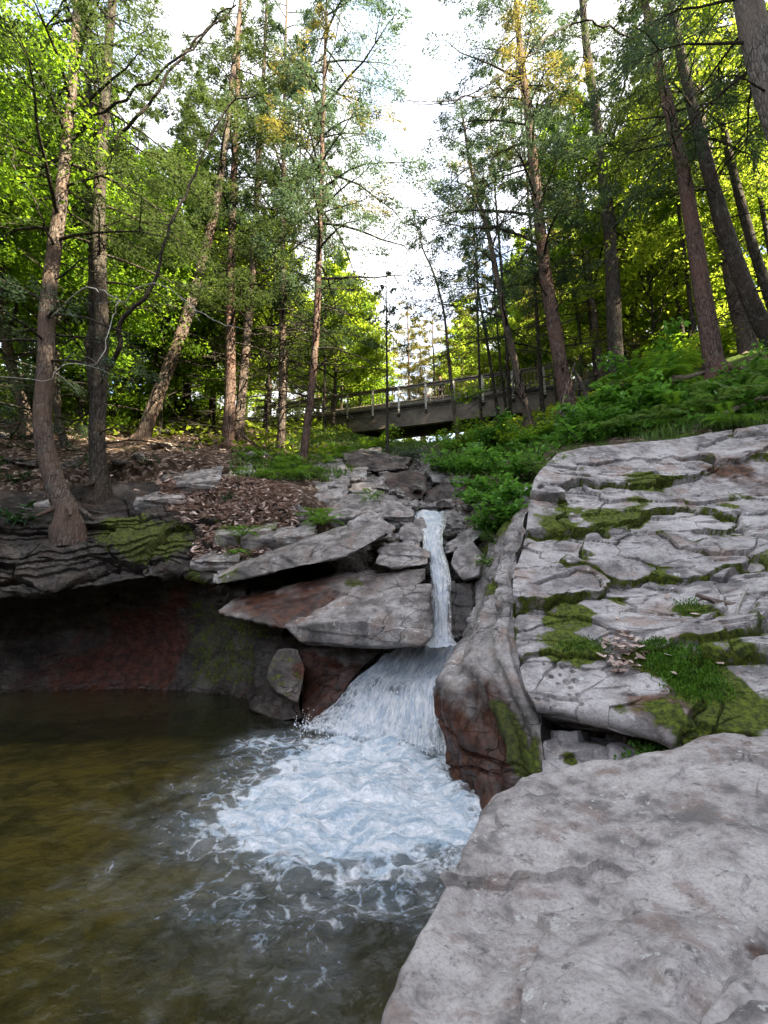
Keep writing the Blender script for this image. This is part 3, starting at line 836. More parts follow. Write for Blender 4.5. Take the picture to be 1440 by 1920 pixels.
# --- cliff and undercut alcove on the left bank
CL = [[(-420, 870, 8.3), (-150, 905, 9.0), (60, 925, 9.75), (180, 905, 10.2), (300, 905, 10.5), (400, 915, 10.3), (480, 940, 9.9), (560, 985, 9.3)],
      [(-520, 930, 7.4), (-180, 960, 8.3), (40, 968, 9.1), (160, 962, 9.3), (270, 960, 9.5), (380, 985, 9.2), (450, 1030, 8.7), (540, 1060, 8.3)],
      [(-560, 990, 6.9), (-200, 1000, 8.0), (30, 1005, 8.75), (150, 1005, 9.1), (270, 1000, 9.05), (370, 1010, 9.0), (430, 1060, 8.6), (530, 1080, 8.4)],
      [(-600, 1060, 6.6), (-210, 1060, 7.8), (20, 1060, 8.45), (140, 1055, 8.8), (250, 1055, 8.7), (350, 1045, 8.55), (430, 1085, 8.3), (530, 1100, 8.3)],
      [(-620, 1110, 6.5), (-220, 1110, 7.7), (20, 1115, 8.3), (140, 1105, 8.4), (240, 1090, 8.4), (340, 1075, 8.3), (430, 1105, 8.0), (530, 1140, 7.7)],
      [(-620, 1140, 6.9), (-220, 1140, 8.3), (20, 1140, 9.1), (140, 1130, 9.3), (240, 1112, 9.3), (345, 1095, 9.0), (430, 1125, 8.5), (530, 1165, 8.0)],
      [(-620, 1190, 7.2), (-220, 1190, 8.7), (20, 1200, 9.7), (140, 1195, 10.0), (250, 1190, 9.9), (350, 1170, 9.6), (440, 1180, 9.0), (530, 1210, 8.3)],
      [(-620, 1290, 6.7), (-220, 1285, 8.2), (20, 1285, 9.2), (140, 1285, 9.4), (250, 1280, 9.5), (350, 1275, 9.3), (440, 1272, 8.9), (530, 1270, 8.1)],
      [(-620, 1400, 6.2), (-220, 1360, 7.7), (20, 1350, 8.7), (140, 1350, 8.8), (250, 1340, 9.0), (350, 1335, 8.9), (440, 1330, 8.5), (530, 1330, 7.8)]]
nr, nc = 330, 460
P = patch(CL, nr, nc); Nn = face_camera(grid_normals(P), P); q3 = P.reshape(-1, 3)
row = np.linspace(0, 8, nr)[:, None] * np.ones((1, nc))
col = np.linspace(0, 7, nc)[None, :] * np.ones((nr, 1))
bed = P[..., 2] - 0.16 * P[..., 0] + 0.10 * P[..., 1] + 0.10 * fbm(q3 * 0.8, 3).reshape(nr, nc)
k = np.floor(bed / 0.27).astype(np.int64); fr = bed / 0.27 - k
lay = (hash01(k, k * 0 + 3) - .5) * 0.5
k2 = np.floor(bed / 0.09).astype(np.int64)
lay2 = (hash01(k2, k2 * 0 + 8) - .5) * 0.13
inner = sstep(5.0, 5.6, row)
amt = sstep(0.2, 1.2, row) * (1 - 0.93 * inner)
hc, ec, rc_ = plates(P[..., 0] + .4 * P[..., 1], P[..., 2] * 1.0 - .3 * P[..., 1], 0.16, 0.22, 88, .8, 2.2, .2)
disp = amt * (0.28 * lay + 0.6 * lay2 + hc - .1 * sstep(.08, 0, ec) + 0.10 * fbm(q3 * 2.0, 4).reshape(nr, nc)) + 0.07 * fbm(q3 * 0.9, 3).reshape(nr, nc) + 0.012 * fbm(q3 * 9, 3).reshape(nr, nc)
P2 = P + disp[..., None] * Nn
base = np.zeros((nr, nc, 3))
base[..., 2] = inner * 0.4 + 0.55 * (1 - inner) * sstep(.6, 1.6, row)  # hollow and lips made darker and glossier through the wet mask
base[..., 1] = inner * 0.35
alg = sstep(4.75, 5.2, col) * sstep(7.0, 6.6, col) * sstep(5.1, 5.6, row) * sstep(7.6, 7.0, row)
base[..., 0] = 0.47 * alg
base[..., 1] *= (1 - alg)
SP = [('m', near(P2, 330, 1025), .5, .7), ('m', near(P2, 200, 1020), .45, .45), ('m', near(P2, 270, 1010), .5, .8), ('m', near(P2, 235, 985), .45, .95), ('m', near(P2, 300, 995), .4, 1.), ('m', near(P2, 200, 1000), .3, .7), ('m', near(P2, 370, 1090), .3, .8), ('m', near(P2, 440, 1075), .25, .8), ('m', near(P2, 430, 985), .3, .7),
      ('b', near(P2, 255, 1190), .5, .7), ('b', near(P2, 315, 1190), .5, .8), ('b', near(P2, 335, 1120), .25, .8), ('b', near(P2, 285, 1255), .7, .7), ('b', near(P2, 180, 1265), .9, .5)]
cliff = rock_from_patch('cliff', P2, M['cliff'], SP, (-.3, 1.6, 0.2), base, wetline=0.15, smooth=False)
tag(cliff, 'dark layered cliff undercut by the pool, greenish hollow at its foot', 'cliff', kind='structure')
CLIFF_P = P2

gx = axis(-70, -9, 11, 70, 0.09, 40, 40)
gy = axis(-60, 2, 19, 100, 0.09, 40, 50)
GX, GY = np.meshgrid(gx, gy)
GZ = ground(GX, GY)
# keep the soil behind the faces of the rocks built above
topr = np.array([W(*q) for q in CL[0]])
ycl = np.interp(GX, topr[:, 0], topr[:, 1] + .32, left=8.4)
pitm = (GX < topr[-1, 0] + .3) & (GX > -13) & (GY < ycl) & (GY > 5)
GZ = np.where(pitm, np.minimum(GZ, -0.85 + 0.0 * GZ), GZ)
for PT, dist, drop in ((LEDGE_P[:, ::6][:300:6], .30, .35), (SHOULDER_P[::6, ::5], .25, .4), (BOULDER_P[::8, ::8], .25, .5)):
    q = PT.reshape(-1, 3)
    box = (GX > q[:, 0].min() - .3) & (GX < q[:, 0].max() + .3) & (GY > q[:, 1].min() - .3) & (GY < q[:, 1].max() + .3)
    ii = np.nonzero(box.ravel())[0]
    g2 = np.stack([GX.ravel()[ii], GY.ravel()[ii]], 1)
    zz = GZ.ravel()
    for k in range(0, len(ii), 1500):
        d = (g2[k:k + 1500, None, 0] - q[None, :, 0]) ** 2 + (g2[k:k + 1500, None, 1] - q[None, :, 1]) ** 2
        m = d.argmin(1); dm = np.sqrt(d.min(1))
        sel = ii[k:k + 1500][dm < dist]
        zz[sel] = np.minimum(zz[sel], q[m[dm < dist], 2] - drop)
    GZ = zz.reshape(GX.shape)
p3 = np.stack([GX.ravel(), GY.ravel(), GZ.ravel()], 1)
# broken stone steps where the stream bed is bare rock
cx = np.interp(GY, [4, 8, 10, 13, 17, 24], [0.3, 0.8, 0.6, 0.2, 0.3, 1.0])
hw = np.interp(GY, [4, 8, 10, 13, 17, 24], [1.0, 1.6, 1.9, 1.9, 1.8, 1.4])
bare = sstep(1.25, 0.6, np.abs(GX - cx) / hw) * sstep(6, 8, GY) * sstep(20, 16.5, GY)
GZ = GZ - 0.28 * bare * sstep(17, 14, GY)
lyr = GZ + 0.35 * GX + 0.18 * fbm(p3 * 0.8, 3).reshape(GX.shape)
th = 0.34
k = np.floor(lyr / th); fr = lyr / th - k
GZ = GZ + bare * th * (sstep(0.55, 0.98, fr) - fr) * 0.85
f1, f2, ca, cb, cc, ox, oy = cells(np.stack([GX.ravel() * 1.7 + .3 * fbm(p3 * 1.5, 3), GY.ravel() * 2.3], 1), 40)
GZ = GZ + bare * ((ca - .5) * 0.26 + (ox * (cb - .5) + oy * (cc - .5)) * 0.25).reshape(GX.shape)
nz = fbm(p3 * 0.35, 4).reshape(GX.shape)
green = 0.35 + 0.3 * sstep(-1, 5, GX) + 0.22 * sstep(14, 20, GY)
green = np.where(GX < -1.0, green - 0.25 * sstep(18, 10, GY), green) + 0.25 * nz
green = green * (1 - 0.75 * bare)
bedm = sstep(0.15, -0.15, GZ) * sstep(9, 6.5, GX * 0 + np.abs(GX))
rockm = bare * 1.1
mask = np.stack([green.ravel(), rockm.ravel(), bedm.ravel(), np.ones(GX.size)], 1)
terrain = link('ground', mesh_np('ground', np.stack([GX, GY, GZ], -1).reshape(-1, 3), grid_faces(*GX.shape), M['soil'], mask))
tag(terrain, 'brown leaf strewn forest floor rising on both sides of the gorge', 'ground', kind='structure')


# --- single blocks: hull of a few corner points, edges rounded, then weathered
def ico(n):
    bm = bmesh.new()
    bmesh.ops.create_icosphere(bm, subdivisions=n, radius=1.0)
    o = (np.array([v.co[:] for v in bm.verts]), np.array([[v.index for v in f.verts] for f in bm.faces])); bm.free()
    return o
ICO = {n: ico(n) for n in (4, 5, 6)}

def hull_planes(pts):
    bm = bmesh.new()
    for p in pts: bm.verts.new(p)
    bmesh.ops.convex_hull(bm, input=bm.verts)
    bm.normal_update()
    out = [(f.normal[:], f.normal.dot(f.verts[0].co)) for f in bm.faces]
    bm.free()
    return np.array([o[0] for o in out]), np.array([o[1] for o in out])

def block(name, pts, mat, label, seed=0, k=16, rough=0.05, strata=0.04, th=0.11, bed=(0.1, -0.1, 1.0), spots=(), base=(0, 0, 0), wetline=None, cat='rock', group=None, chip=0.0, lod=6):
    ICO_V, ICO_F = ICO[lod]
    pts = np.asarray(pts, float)
    c = pts.mean(0)
    q = pts - c
    n, h = hull_planes(q)
    h = np.maximum(h, 0.02)
    _, sv, vt = np.linalg.svd(q, full_matrices=False)
    sc = np.maximum(np.ptp(q @ vt.T, axis=0) / 2, 0.05)
    D = (ICO_V * sc) @ vt
    g_ = np.maximum(D @ n.T, 0) / h[None]
    k = k * 1.7
    t = (g_ ** k).sum(1) ** (-1.0 / k)
    V = D * t[:, None] + c
    Nv = vnormals(V, ICO_F)
    if np.mean(np.sum(Nv * (V - c), 1)) < 0: Nv = -Nv
    bedn = np.asarray(bed, float); bedn /= np.linalg.norm(bedn)
    size = float(np.mean(sc))
    hb = V @ bedn + 0.05 * fbm(V * 1.6 + seed, 3)
    kk = np.floor(hb / th).astype(np.int64)
    side = 1 - np.abs(Nv @ bedn) ** 2
    st = (hash01(kk, kk * 0 + seed, seed) - .5) * strata * 2 * side
    pl = np.cross(bedn, [1, 0.2, 0]); pl /= np.linalg.norm(pl); pm = np.cross(bedn, pl)
    f1, f2, a, b, cc, ox, oy = cells(np.stack([V @ pl, V @ pm], 1) * (1.6 / max(size, .15)) + 0.3 * fbm(V * 2, 2)[:, None], seed + 70)
    top = np.clip(Nv @ bedn, 0, 1)
    st += top * ((a - .6) * strata * 1.3 + strata * (ox * (b - .5) + oy * (cc - .5)))
    disp = st + rough * (0.7 * fbm(V * (0.9 / max(size, .12)) + seed * 5.3, 4) + 0.22 * fbm(V * 7 + seed, 4))
    if chip: disp -= chip * sstep(0.25, 0.6, fbm(V * (1.6 / max(size, .15)) + seed * 2.1 + 40, 3))
    V = V + disp[:, None] * Nv
    m = finish_mask(V, spots, np.asarray(base, float)[None, :])
    if wetline is not None:
        m[:, 2] = np.clip(m[:, 2] + sstep(wetline, wetline - .3, V[:, 2]), 0, 1)
    org = np.array([c[0], c[1], V[:, 2].min()])
    o = link(name, mesh_np(name, V - org, ICO_F, mat, m))
    o.location = org
    return tag(o, label, cat, group)

def wp(*px): return [W(*p) for p in px]
def ext(pts, back): return pts + [p + np.asarray(back) for p in pts]

block('rock_slab', ext(wp((402, 1098, 7.5), (645, 1046, 7.3), (742, 996, 7.5), (728, 978, 7.9), (640, 1014, 7.5), (520, 1040, 7.6), (402, 1082, 7.6)), (-.4, 1.1, .25)), M['slab'],
      'long dark overhanging slab with leaves on it, left of the waterfall', 1, 22, .05, .05, .13, (0.25, -.2, 1), base=(.05, .12, .1), spots=[('w', W(520, 1085, 7.4), .9, .6), ('w', W(660, 1045, 7.4), .6, .5), ('m', W(430, 1085, 7.6), .4, .5)])  # the wet mask's spots darken the slab's front face
block('rock_slab', ext(wp((405, 1150, 7.35), (540, 1180, 6.95), (690, 1135, 7.0), (806, 1088, 7.15), (806, 1062, 7.35), (640, 1075, 7.7), (440, 1118, 7.8)), (-.2, .8, .0)), M['slab'],
      'wet reddish brown slab below the overhanging slab', 2, 20, .05, .07, .10, (0.22, -.25, 1), base=(0, .34, .7), spots=[('m', W(660, 1100, 7.4), .2, .7), ('b', W(560, 1140, 7.4), .7, .5), ('b', W(480, 1140, 7.6), .5, .4)])
block('rock_block', ext(wp((528, 1172, 6.75), (640, 1160, 6.5), (798, 1152, 6.45), (812, 1092, 6.9), (640, 1118, 7.1), (560, 1206, 6.7), (700, 1212, 6.5), (790, 1212, 6.42), (814, 1190, 6.55)), (0, .7, -.1)), M['slab'],
      'pale flat topped block just left of the narrow upper fall', 3, 26, .04, .03, .2, (0.1, -.3, 1), spots=[('b', W(580, 1165, 7.2), .6, .6), ('m', W(580, 1200, 7.2), .35, .5), ('w', W(800, 1190, 7.1), .5, .9), ('w', W(680, 1195, 7.15), .5, .6)])  # last spot darkens the front face through the wet mask
block('boulder', ext(wp((562, 1216, 7.43), (604, 1204, 7.68), (716, 1198, 7.53), (704, 1228, 7.2), (560, 1280, 7.08), (570, 1364, 6.64), (606, 1352, 6.64), (664, 1272, 6.9), (720, 1212, 7.35)), (-.05, .5, -.2)), M['slab'],
      'grey topped boulder with rusty brown side, left of the white cascade', 4, 18, .04, .03, .3, base=(0, .30, .35), spots=[('b', W(575, 1250, 7.1), .40, 1.0), ('b', W(620, 1310, 6.75), .5, .8), ('w', W(640, 1300, 6.8), .6, 1.)])
block('rock_block', ext(wp((462, 1300, 7.95), (500, 1272, 7.8), (556, 1285, 7.25), (572, 1350, 6.85), (520, 1352, 6.95), (470, 1330, 7.5)), (0, .5, -.1)), M['dark_rock'],
      'low dark brown rock at the waterline between the hollow and the rusty boulder', 6, 14, .05, .02, .2, base=(.05, .3, .8))
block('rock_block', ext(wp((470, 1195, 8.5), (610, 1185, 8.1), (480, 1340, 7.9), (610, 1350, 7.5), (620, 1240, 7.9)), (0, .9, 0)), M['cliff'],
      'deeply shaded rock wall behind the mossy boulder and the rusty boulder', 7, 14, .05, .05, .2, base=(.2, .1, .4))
block('boulder', ext(wp((520, 1216, 6.9), (560, 1214, 6.7), (572, 1250, 6.5), (560, 1320, 6.3), (505, 1245, 6.8), (498, 1270, 6.7), (520, 1300, 6.5)), (-.1, .4, -.1)), M['dark_rock'],
      'small mossy boulder between the dark hollow and the rusty boulder', 5, 14, .04, .01, .3, base=(.35, .15, .2), spots=[('b', W(560, 1250, 6.5), .15, .9)])
block('boulder', ext(wp((640, 1010, 8.0), (655, 975, 8.3), (700, 958, 8.6), (738, 985, 8.2), (735, 1010, 7.9), (700, 1015, 7.8)), (0, .5, 0)), M['slab'],
      'pale domed rock above the long overhanging slab', 6, 18, .05, .03, .12)
block('boulder', ext(wp((700, 1055, 7.4), (716, 1020, 7.7), (760, 1015, 7.7), (806, 1030, 7.6), (806, 1058, 7.4), (740, 1066, 7.3)), (0, .6, 0)), M['slab'],
      'rounded rock left of the top of the narrow fall', 7, 18, .05, .04, .10)
block('boulder', ext(wp((748, 1005, 8.3), (752, 985, 8.5), (770, 975, 8.6), (792, 1000, 8.3), (790, 1035, 8.0), (760, 1030, 8.0)), (0, .4, 0)), M['slab'],
      'small tan rock left of the waterfall lip', 8, 16, .04, .03, .1)
block('boulder', ext(wp((762, 1004, 8.7), (772, 978, 8.9), (790, 970, 9.0), (802, 984, 8.7), (797, 1004, 8.5)), (0, .35, -.1)), M['slab'],
      'wet grey rock sitting at the waterfall lip', 9, 16, .04, .02, .1, base=(0, 0, .5))
block('rock_slab', ext(wp((828, 1040, 8.2), (838, 1018, 8.4), (895, 985, 8.6), (905, 1000, 8.4), (870, 1030, 8.1)), (.1, .6, .0)), M['slab'],
      'pale tilted slab right of the waterfall lip', 10, 18, .04, .05, .09, (-.2, -.2, 1))
block('boulder', ext(wp((845, 1060, 7.8), (850, 1035, 8.0), (882, 1010, 8.0), (905, 1040, 7.7), (898, 1080, 7.4), (870, 1090, 7.5)), (.2, .6, .0)), M['slab'],
      'smooth upright boulder right of the narrow fall', 11, 14, .04, .01, .2)
block('rock_block', ext(wp((838, 1130, 7.5), (842, 1090, 7.6), (880, 1090, 7.6), (890, 1130, 7.3), (885, 1195, 7.15), (836, 1198, 7.2)), (.2, .5, 0)), M['dark_rock'],
      'dark wet block behind the foot of the narrow fall', 12, 20, .04, .04, .14, base=(0, .1, .8))
block('rock_block', ext(wp((862, 1010, 8.9), (880, 960, 9.3), (940, 900, 9.8), (985, 890, 9.6), (1000, 960, 8.2), (950, 1080, 7.6), (900, 1090, 7.8)), (.8, .7, -.4)), M['dark_rock'],
      'dark mossy rock wall under the hanging greenery right of the fall', 13, 12, .10, .09, .16, spots=[('m', W(930, 1020, 7.9), .6, .8), ('m', W(940, 930, 9), .6, .5)])
block('rock_block', ext(wp((708, 930, 11.4), (712, 888, 12.0), (775, 880, 12.2), (800, 890, 12.0), (795, 935, 11.2), (750, 945, 11.0)), (0, .8, 0)), M['dark_rock'],
      'brown square rock face at the head of the stream bed', 14, 20, .06, .05, .16, base=(0, .38, .1))
block('rock_slab', ext(wp((650, 875, 13.2), (640, 850, 13.8), (720, 845, 14.2), (770, 860, 13.5), (765, 880, 12.8), (700, 885, 12.8)), (0, .9, .1)), M['dark_rock'],
      'layered dark ledge below the left end of the footbridge', 15, 20, .07, .10, .10)
block('boulder', ext(wp((795, 955, 10.4), (800, 920, 10.9), (840, 900, 11.2), (862, 915, 10.9), (850, 960, 10.2)), (0, .5, 0)), M['dark_rock'],
      'brown angular rock in the upper stream bed', 16, 20, .06, .04, .1, base=(0, .25, 0))
block('boulder', ext(wp((858, 965, 10.0), (850, 930, 10.6), (900, 905, 10.9), (935, 930, 10.2), (910, 985, 9.4)), (.3, .6, 0)), M['dark_rock'],
      'dark red rock half hidden by the hanging greenery', 17, 18, .08, .06, .1, base=(0, .35, 0))
block('boulder', ext(wp((800, 880, 12.6), (830, 865, 13.0), (880, 870, 12.8), (880, 905, 12.0), (810, 905, 12.1)), (0, .6, 0)), M['slab'],
      'grey rock under the shrubs at the head of the stream bed', 18, 18, .08, .06, .12, spots=[('m', W(840, 870, 12.7), .4, .5)])
SLABS = [((300, 905), (320, 878), (470, 872), (480, 892), 10.6, 'long grey ledge running under the fallen branch on the left bank', (.2, 0, 0)),
         ((505, 975), (520, 950), (590, 945), (590, 968), 9.5, 'mossy flat ledge above the leaf pile', (.4, 0, 0)),
         ((250, 945), (270, 920), (345, 915), (350, 940), 9.7, 'dark ledge stone right of the double trunk', (.25, .1, 0)),
         ((560, 895), (575, 872), (640, 866), (650, 885), 12.4, 'grey ledge at the foot of the slim tan hemlock', (.2, 0, 0)),
         ((655, 930), (665, 905), (720, 900), (720, 925), 10.9, 'stepped pale ledge left of the brown rock face', (.1, 0, 0)),
         ((20, 960), (30, 930), (110, 925), (110, 950), 9.4, 'dark flat stone behind the glossy laurel', (.2, .1, 0)),
         ((528, 945), (540, 912), (655, 905), (650, 940), 10.2, 'flat pale slab among ferns on the left bank', (.1, 0, 0)),
         ((600, 985), (640, 938), (705, 928), (715, 965), 9.3, 'pale slab behind the domed rock', (0, 0, 0)),
         ((690, 975), (715, 935), (770, 945), (775, 975), 9.2, 'white grey slab in the middle of the stream bed', (0, 0, 0)),
         ((590, 905), (600, 885), (690, 880), (690, 905), 11.6, 'thin grey slab below the two slim trunks', (.2, 0, 0)),
         ((330, 915), (345, 890), (420, 880), (415, 905), 9.9, 'grey ledge stone on the leaf litter', (.1, 0, 0)),
         ((450, 1020), (480, 985), (600, 985), (590, 1010), 8.6, 'flat rock behind the leaf pile', (.1, .1, 0)),
         ((820, 985), (835, 955), (885, 950), (880, 985), 9.6, 'flat stone behind the waterfall lip', (0, 0, 0)),
         ((640, 868), (650, 850), (715, 842), (715, 862), 15.0, 'mossy pale slab below the footbridge', (.25, 0, 0)),
         ((400, 1012), (420, 985), (520, 965), (520, 1000), 8.8, 'mossy stone in front of the leaf litter', (.45, 0, 0)),
         ((360, 1062), (365, 1046), (450, 1030), (450, 1058), 8.2, 'dark stone under the edge of the leaf pile', (.1, .1, 0))]
for i, (a, b, c, d, Y, lab, bs) in enumerate(SLABS):
    r_ = [q + np.array([0, 0, .10]) for q in (W(*a, Y), W(*d, Y), W(*b, Y + 1.0), W(*c, Y + 1.0))]
    pts = r_ + [p + np.array([0, .05, -.28]) for p in r_] + [(r_[0] + r_[1]) / 2 + [0, -.15, -.05], (r_[2] + r_[3]) / 2 + [0.1, .2, -.02]]
    block('rock_slab', pts, M['slab'], lab, 30 + i, 20, .05, .04, .08, (0.1, -.3, 1), base=bs)
# loose stones along the stream bed
STN = [(735, 1010, 40, 8.0), (690, 1005, 34, 8.2), (815, 1010, 22, 8.3), (770, 950, 40, 9.9), (745, 925, 36, 10.6), (715, 915, 30, 11.0), (850, 985, 36, 9.0), (835, 945, 34, 10.2), (780, 915, 30, 11.2),
       (700, 870, 36, 13.6), (745, 865, 30, 13.6), (660, 900, 40, 11.6), (625, 920, 34, 10.8), (560, 955, 36, 9.6), (590, 860, 26, 14.0), (670, 862, 34, 14.2), (820, 880, 30, 12.6),
       (880, 950, 30, 9.9), (720, 890, 24, 12.6), (760, 985, 26, 8.9)]
WORDS = ['left of the waterfall lip, below the domed rock', 'beside the pale domed rock', 'wet and half in the waterfall lip', 'in the stream bed above the lip', 'in the stream bed below the brown rock face',
         'left of the brown rock face', 'right of the waterfall lip', 'below the red rock', 'under the brown rock face', 'on the layered ledge', 'at the top right of the layered ledge', 'on the left bank beside the ferns',
         'below the fern patch', 'next to the leaf litter', 'at the foot of the slim trunk', 'left on the layered ledge', 'under the stream head shrubs', 'under the hanging greenery', 'left of the stream head', 'behind the small tan rock']
for i, (u, v, w, Y) in enumerate(STN):
    c = W(u, v, Y); r_ = w / F * Y * 0.62
    rr = np.random.default_rng(200 + i)
    pts = rr.normal(size=(13, 3)); pts /= np.linalg.norm(pts, axis=1)[:, None]
    pts = pts * [r_, r_ * .8, r_ * .5] + c
    block('stone', pts, M['slab'], 'grey weathered stone ' + WORDS[i], 100 + i, 18, r_ * .2, r_ * .12, r_ * .3, cat='stone', group='loose stones along the stream', base=(.1 * (i % 3), 0, .1))
rs = np.random.default_rng(55)
for i in range(70):                                   # broken slabs and cobbles lying all over the upper bed
    y = rs.uniform(8.6, 16.5); x = np.interp(y, [8, 10, 13, 17], [0.7, 0.5, 0.1, 0.2]) + rs.normal(0, .85) * np.interp(y, [8, 17], [.75, 1.1])
    z = float(ground(np.array([x]), np.array([y]))[0]) - .22
    r_ = rs.uniform(.12, .42); az = rs.uniform(0, 6.28)
    th_ = rs.uniform(.22, .5)
    q = np.array([[math.cos(a) * rs.uniform(.7, 1.1), math.sin(a) * rs.uniform(.5, .8), s_] for s_ in (-th_, th_) for a in np.linspace(0, 6.28, 6)[:-1] + rs.uniform(0, .6)])
    ca_, sa_ = math.cos(az), math.sin(az)
    q = np.stack([q[:, 0] * ca_ - q[:, 1] * sa_, q[:, 0] * sa_ + q[:, 1] * ca_, q[:, 2] + q[:, 1] * rs.uniform(-.3, .5)], 1) * r_ + [x, y, z]
    block('stone', q, M['slab'] if rs.random() < .7 else M['dark_rock'], 'broken grey slab or cobble lying in the rocky bed above the waterfall', 300 + i, 22, r_ * .12, r_ * .14, r_ * .25, cat='stone', group='broken slabs of the upper stream bed', base=(.38 * (rs.random() < .45), .3 * (rs.random() < .35), .3 * rs.random()), lod=5)
gv, gf = [], []
iv, if_ = ICO[4]
iv, if_ = ico(2)
for i in range(1500):                                 # gravel wedged between the slabs
    y = rs.uniform(8.3, 16.5); x = np.interp(y, [8, 10, 13, 17], [0.7, 0.5, 0.1, 0.2]) + rs.normal(0, 1.0)
    z = float(ground(np.array([x]), np.array([y]))[0]) - .24; r_ = rs.uniform(.015, .07)
    gv.append((iv * rs.uniform(.6, 1.2, 3) + .12 * rs.normal(size=(len(iv), 3))) * r_ + [x, y, z]); gf.append(if_ + i * len(iv))
o = link('gravel', mesh_np('gravel', np.concatenate(gv), np.concatenate(gf), M['slab'], np.zeros((1500 * len(iv), 4)))); tag(o, 'grey gravel wedged between the slabs of the upper stream bed', 'gravel', kind='stuff')
c = W(1475, 1880, 1.36)
rr = np.random.default_rng(5)
block('stone', [W(1305, 1915, 1.36), W(1345, 1858, 1.43), W(1425, 1782, 1.52), W(1560, 1780, 1.5), W(1620, 1900, 1.36), W(1560, 2080, 1.2), W(1330, 2060, 1.22)] + [W(1305, 1925, 1.4) - [0, 0, .25], W(1560, 1800, 1.5) - [0, 0, .3], W(1500, 2050, 1.2) - [0, 0, .3]],
      M['boulder'], 'small pale pinkish stone in the bottom right corner', 51, 12, .02, .004, .3, cat='stone')
# ------------------------------------------------------------------ water
wx = axis(-14, -3.2, 1.9, 6, 0.022, 40, 20)
wy = axis(-30, 1.4, 6.6, 11.5, 0.022, 30, 40)
WX, WY = np.meshgrid(wx, wy)
q3 = np.stack([WX.ravel(), WY.ravel(), np.zeros(WX.size)], 1)
foot = WZ(700, 1400, 0.0)
# foam: strong below the cascade, thinning in tongues towards the camera and the left
cx_, cy_ = -0.18, 4.75
ddx, ddy = WX - cx_, WY - cy_
lw = np.where(ddx < 0, 0.98, 0.86)
lh = np.where(ddy < 0, 1.40, 1.25)
rad = np.sqrt((ddx / lw) ** 2 + (ddy / lh) ** 2)
n1 = fbm(q3 * np.array([1.1, 0.9, 1]), 4).reshape(WX.shape)
n2 = fbm(q3 * 2.7 + 9, 4).reshape(WX.shape)
rad = rad + 0.30 * n1 + 0.17 * n2
dens = np.interp(rad, [0.0, 0.70, 0.95, 1.12, 1.40, 1.85, 2.5, 3.6], [1.0, 0.90, 0.69, 0.52, 0.40, 0.29, 0.12, 0.0])
dens = dens + 0.16 * sstep(0.30, 0.0, np.abs(np.hypot(ddx / 0.95, (ddy + 0.1) / 1.05) - 1.0 + 0.2 * n1)) * sstep(-.2, -.6, ddy)   # the curled outer rim
leftf = sstep(0.55, 0.0, np.abs(WY - 5.9 - 0.25 * (WX + 1) + .2 * n1)) * sstep(-2.4, -1.3, WX) * sstep(0.2, -.4, WX)
dens = np.maximum(dens, 0.62 * leftf)
churn = np.interp(rad, [0, 1, 2, 3.5], [1.0, 0.75, 0.35, 0.06])
hgt = 0.07 * churn * fbm(q3 * 3.2, 5).reshape(WX.shape) + 0.02 * churn * np.abs(fbm(q3 * 8.0, 3)).reshape(WX.shape) + 0.09 * churn * n1 * sstep(1.6, .6, rad)
hgt += 0.09 * sstep(0.8, 0.0, np.hypot((WX - foot[0]) / 1.0, (WY - foot[1] + .1) / 0.45))
hgt += 0.02 * churn * np.sin(rad * 9 + 2 * n2)
hgt += 0.004 * fbm(q3 * 1.6, 3).reshape(WX.shape)
mask = np.stack([dens.ravel(), churn.ravel(), 0 * dens.ravel()], 1)
pool = link('water', mesh_np('water', np.stack([WX, WY, hgt], -1).reshape(-1, 3), grid_faces(*WX.shape), M['pool'], mask))
tag(pool, 'clear olive brown plunge pool with white foam under the cascade', 'water', kind='structure')

def fall_sheet(ctrl, nr, nc, dens_f, amp, seed, label, name='waterfall'):
    P = patch(ctrl, nr, nc)
    Nn = face_camera(grid_normals(P), P)
    ds = np.linalg.norm(np.diff(P, axis=0), axis=2).mean(1)
    along = np.concatenate([[0], np.cumsum(ds)])[:, None] * np.ones((1, nc))
    wid = np.linalg.norm(P[:, -1] - P[:, 0], axis=1).mean()
    acr = np.linspace(0, 1, nc)[None, :] * wid * np.ones((nr, 1))
    q = np.stack([acr.ravel() * 14, along.ravel() * 1.6, np.full(acr.size, seed)], 1)
    q2 = np.stack([acr.ravel() * 5, along.ravel() * 3.0, np.full(acr.size, seed + 5.0)], 1)
    P = P + (amp * (fbm(q, 4) + 0.9 * fbm(q2, 3))).reshape(nr, nc)[..., None] * Nn
    s_ = np.linspace(0, 1, nr)[:, None] * np.ones((1, nc)); c_ = np.linspace(0, 1, nc)[None, :] * np.ones((nr, 1))
    mask = np.stack([dens_f(s_, c_).ravel(), s_.ravel(), c_.ravel()], 1)
    fl = np.stack([acr.ravel(), along.ravel(), np.full(acr.size, seed)], 1)
    org = P.reshape(-1, 3).mean(0)
    o = link(name, mesh_np(name, P.reshape(-1, 3) - org, grid_faces(nr, nc), M['falls'], mask, extra={'flow': fl}))
    o.location = org
    return tag(o, label, 'waterfall'), P

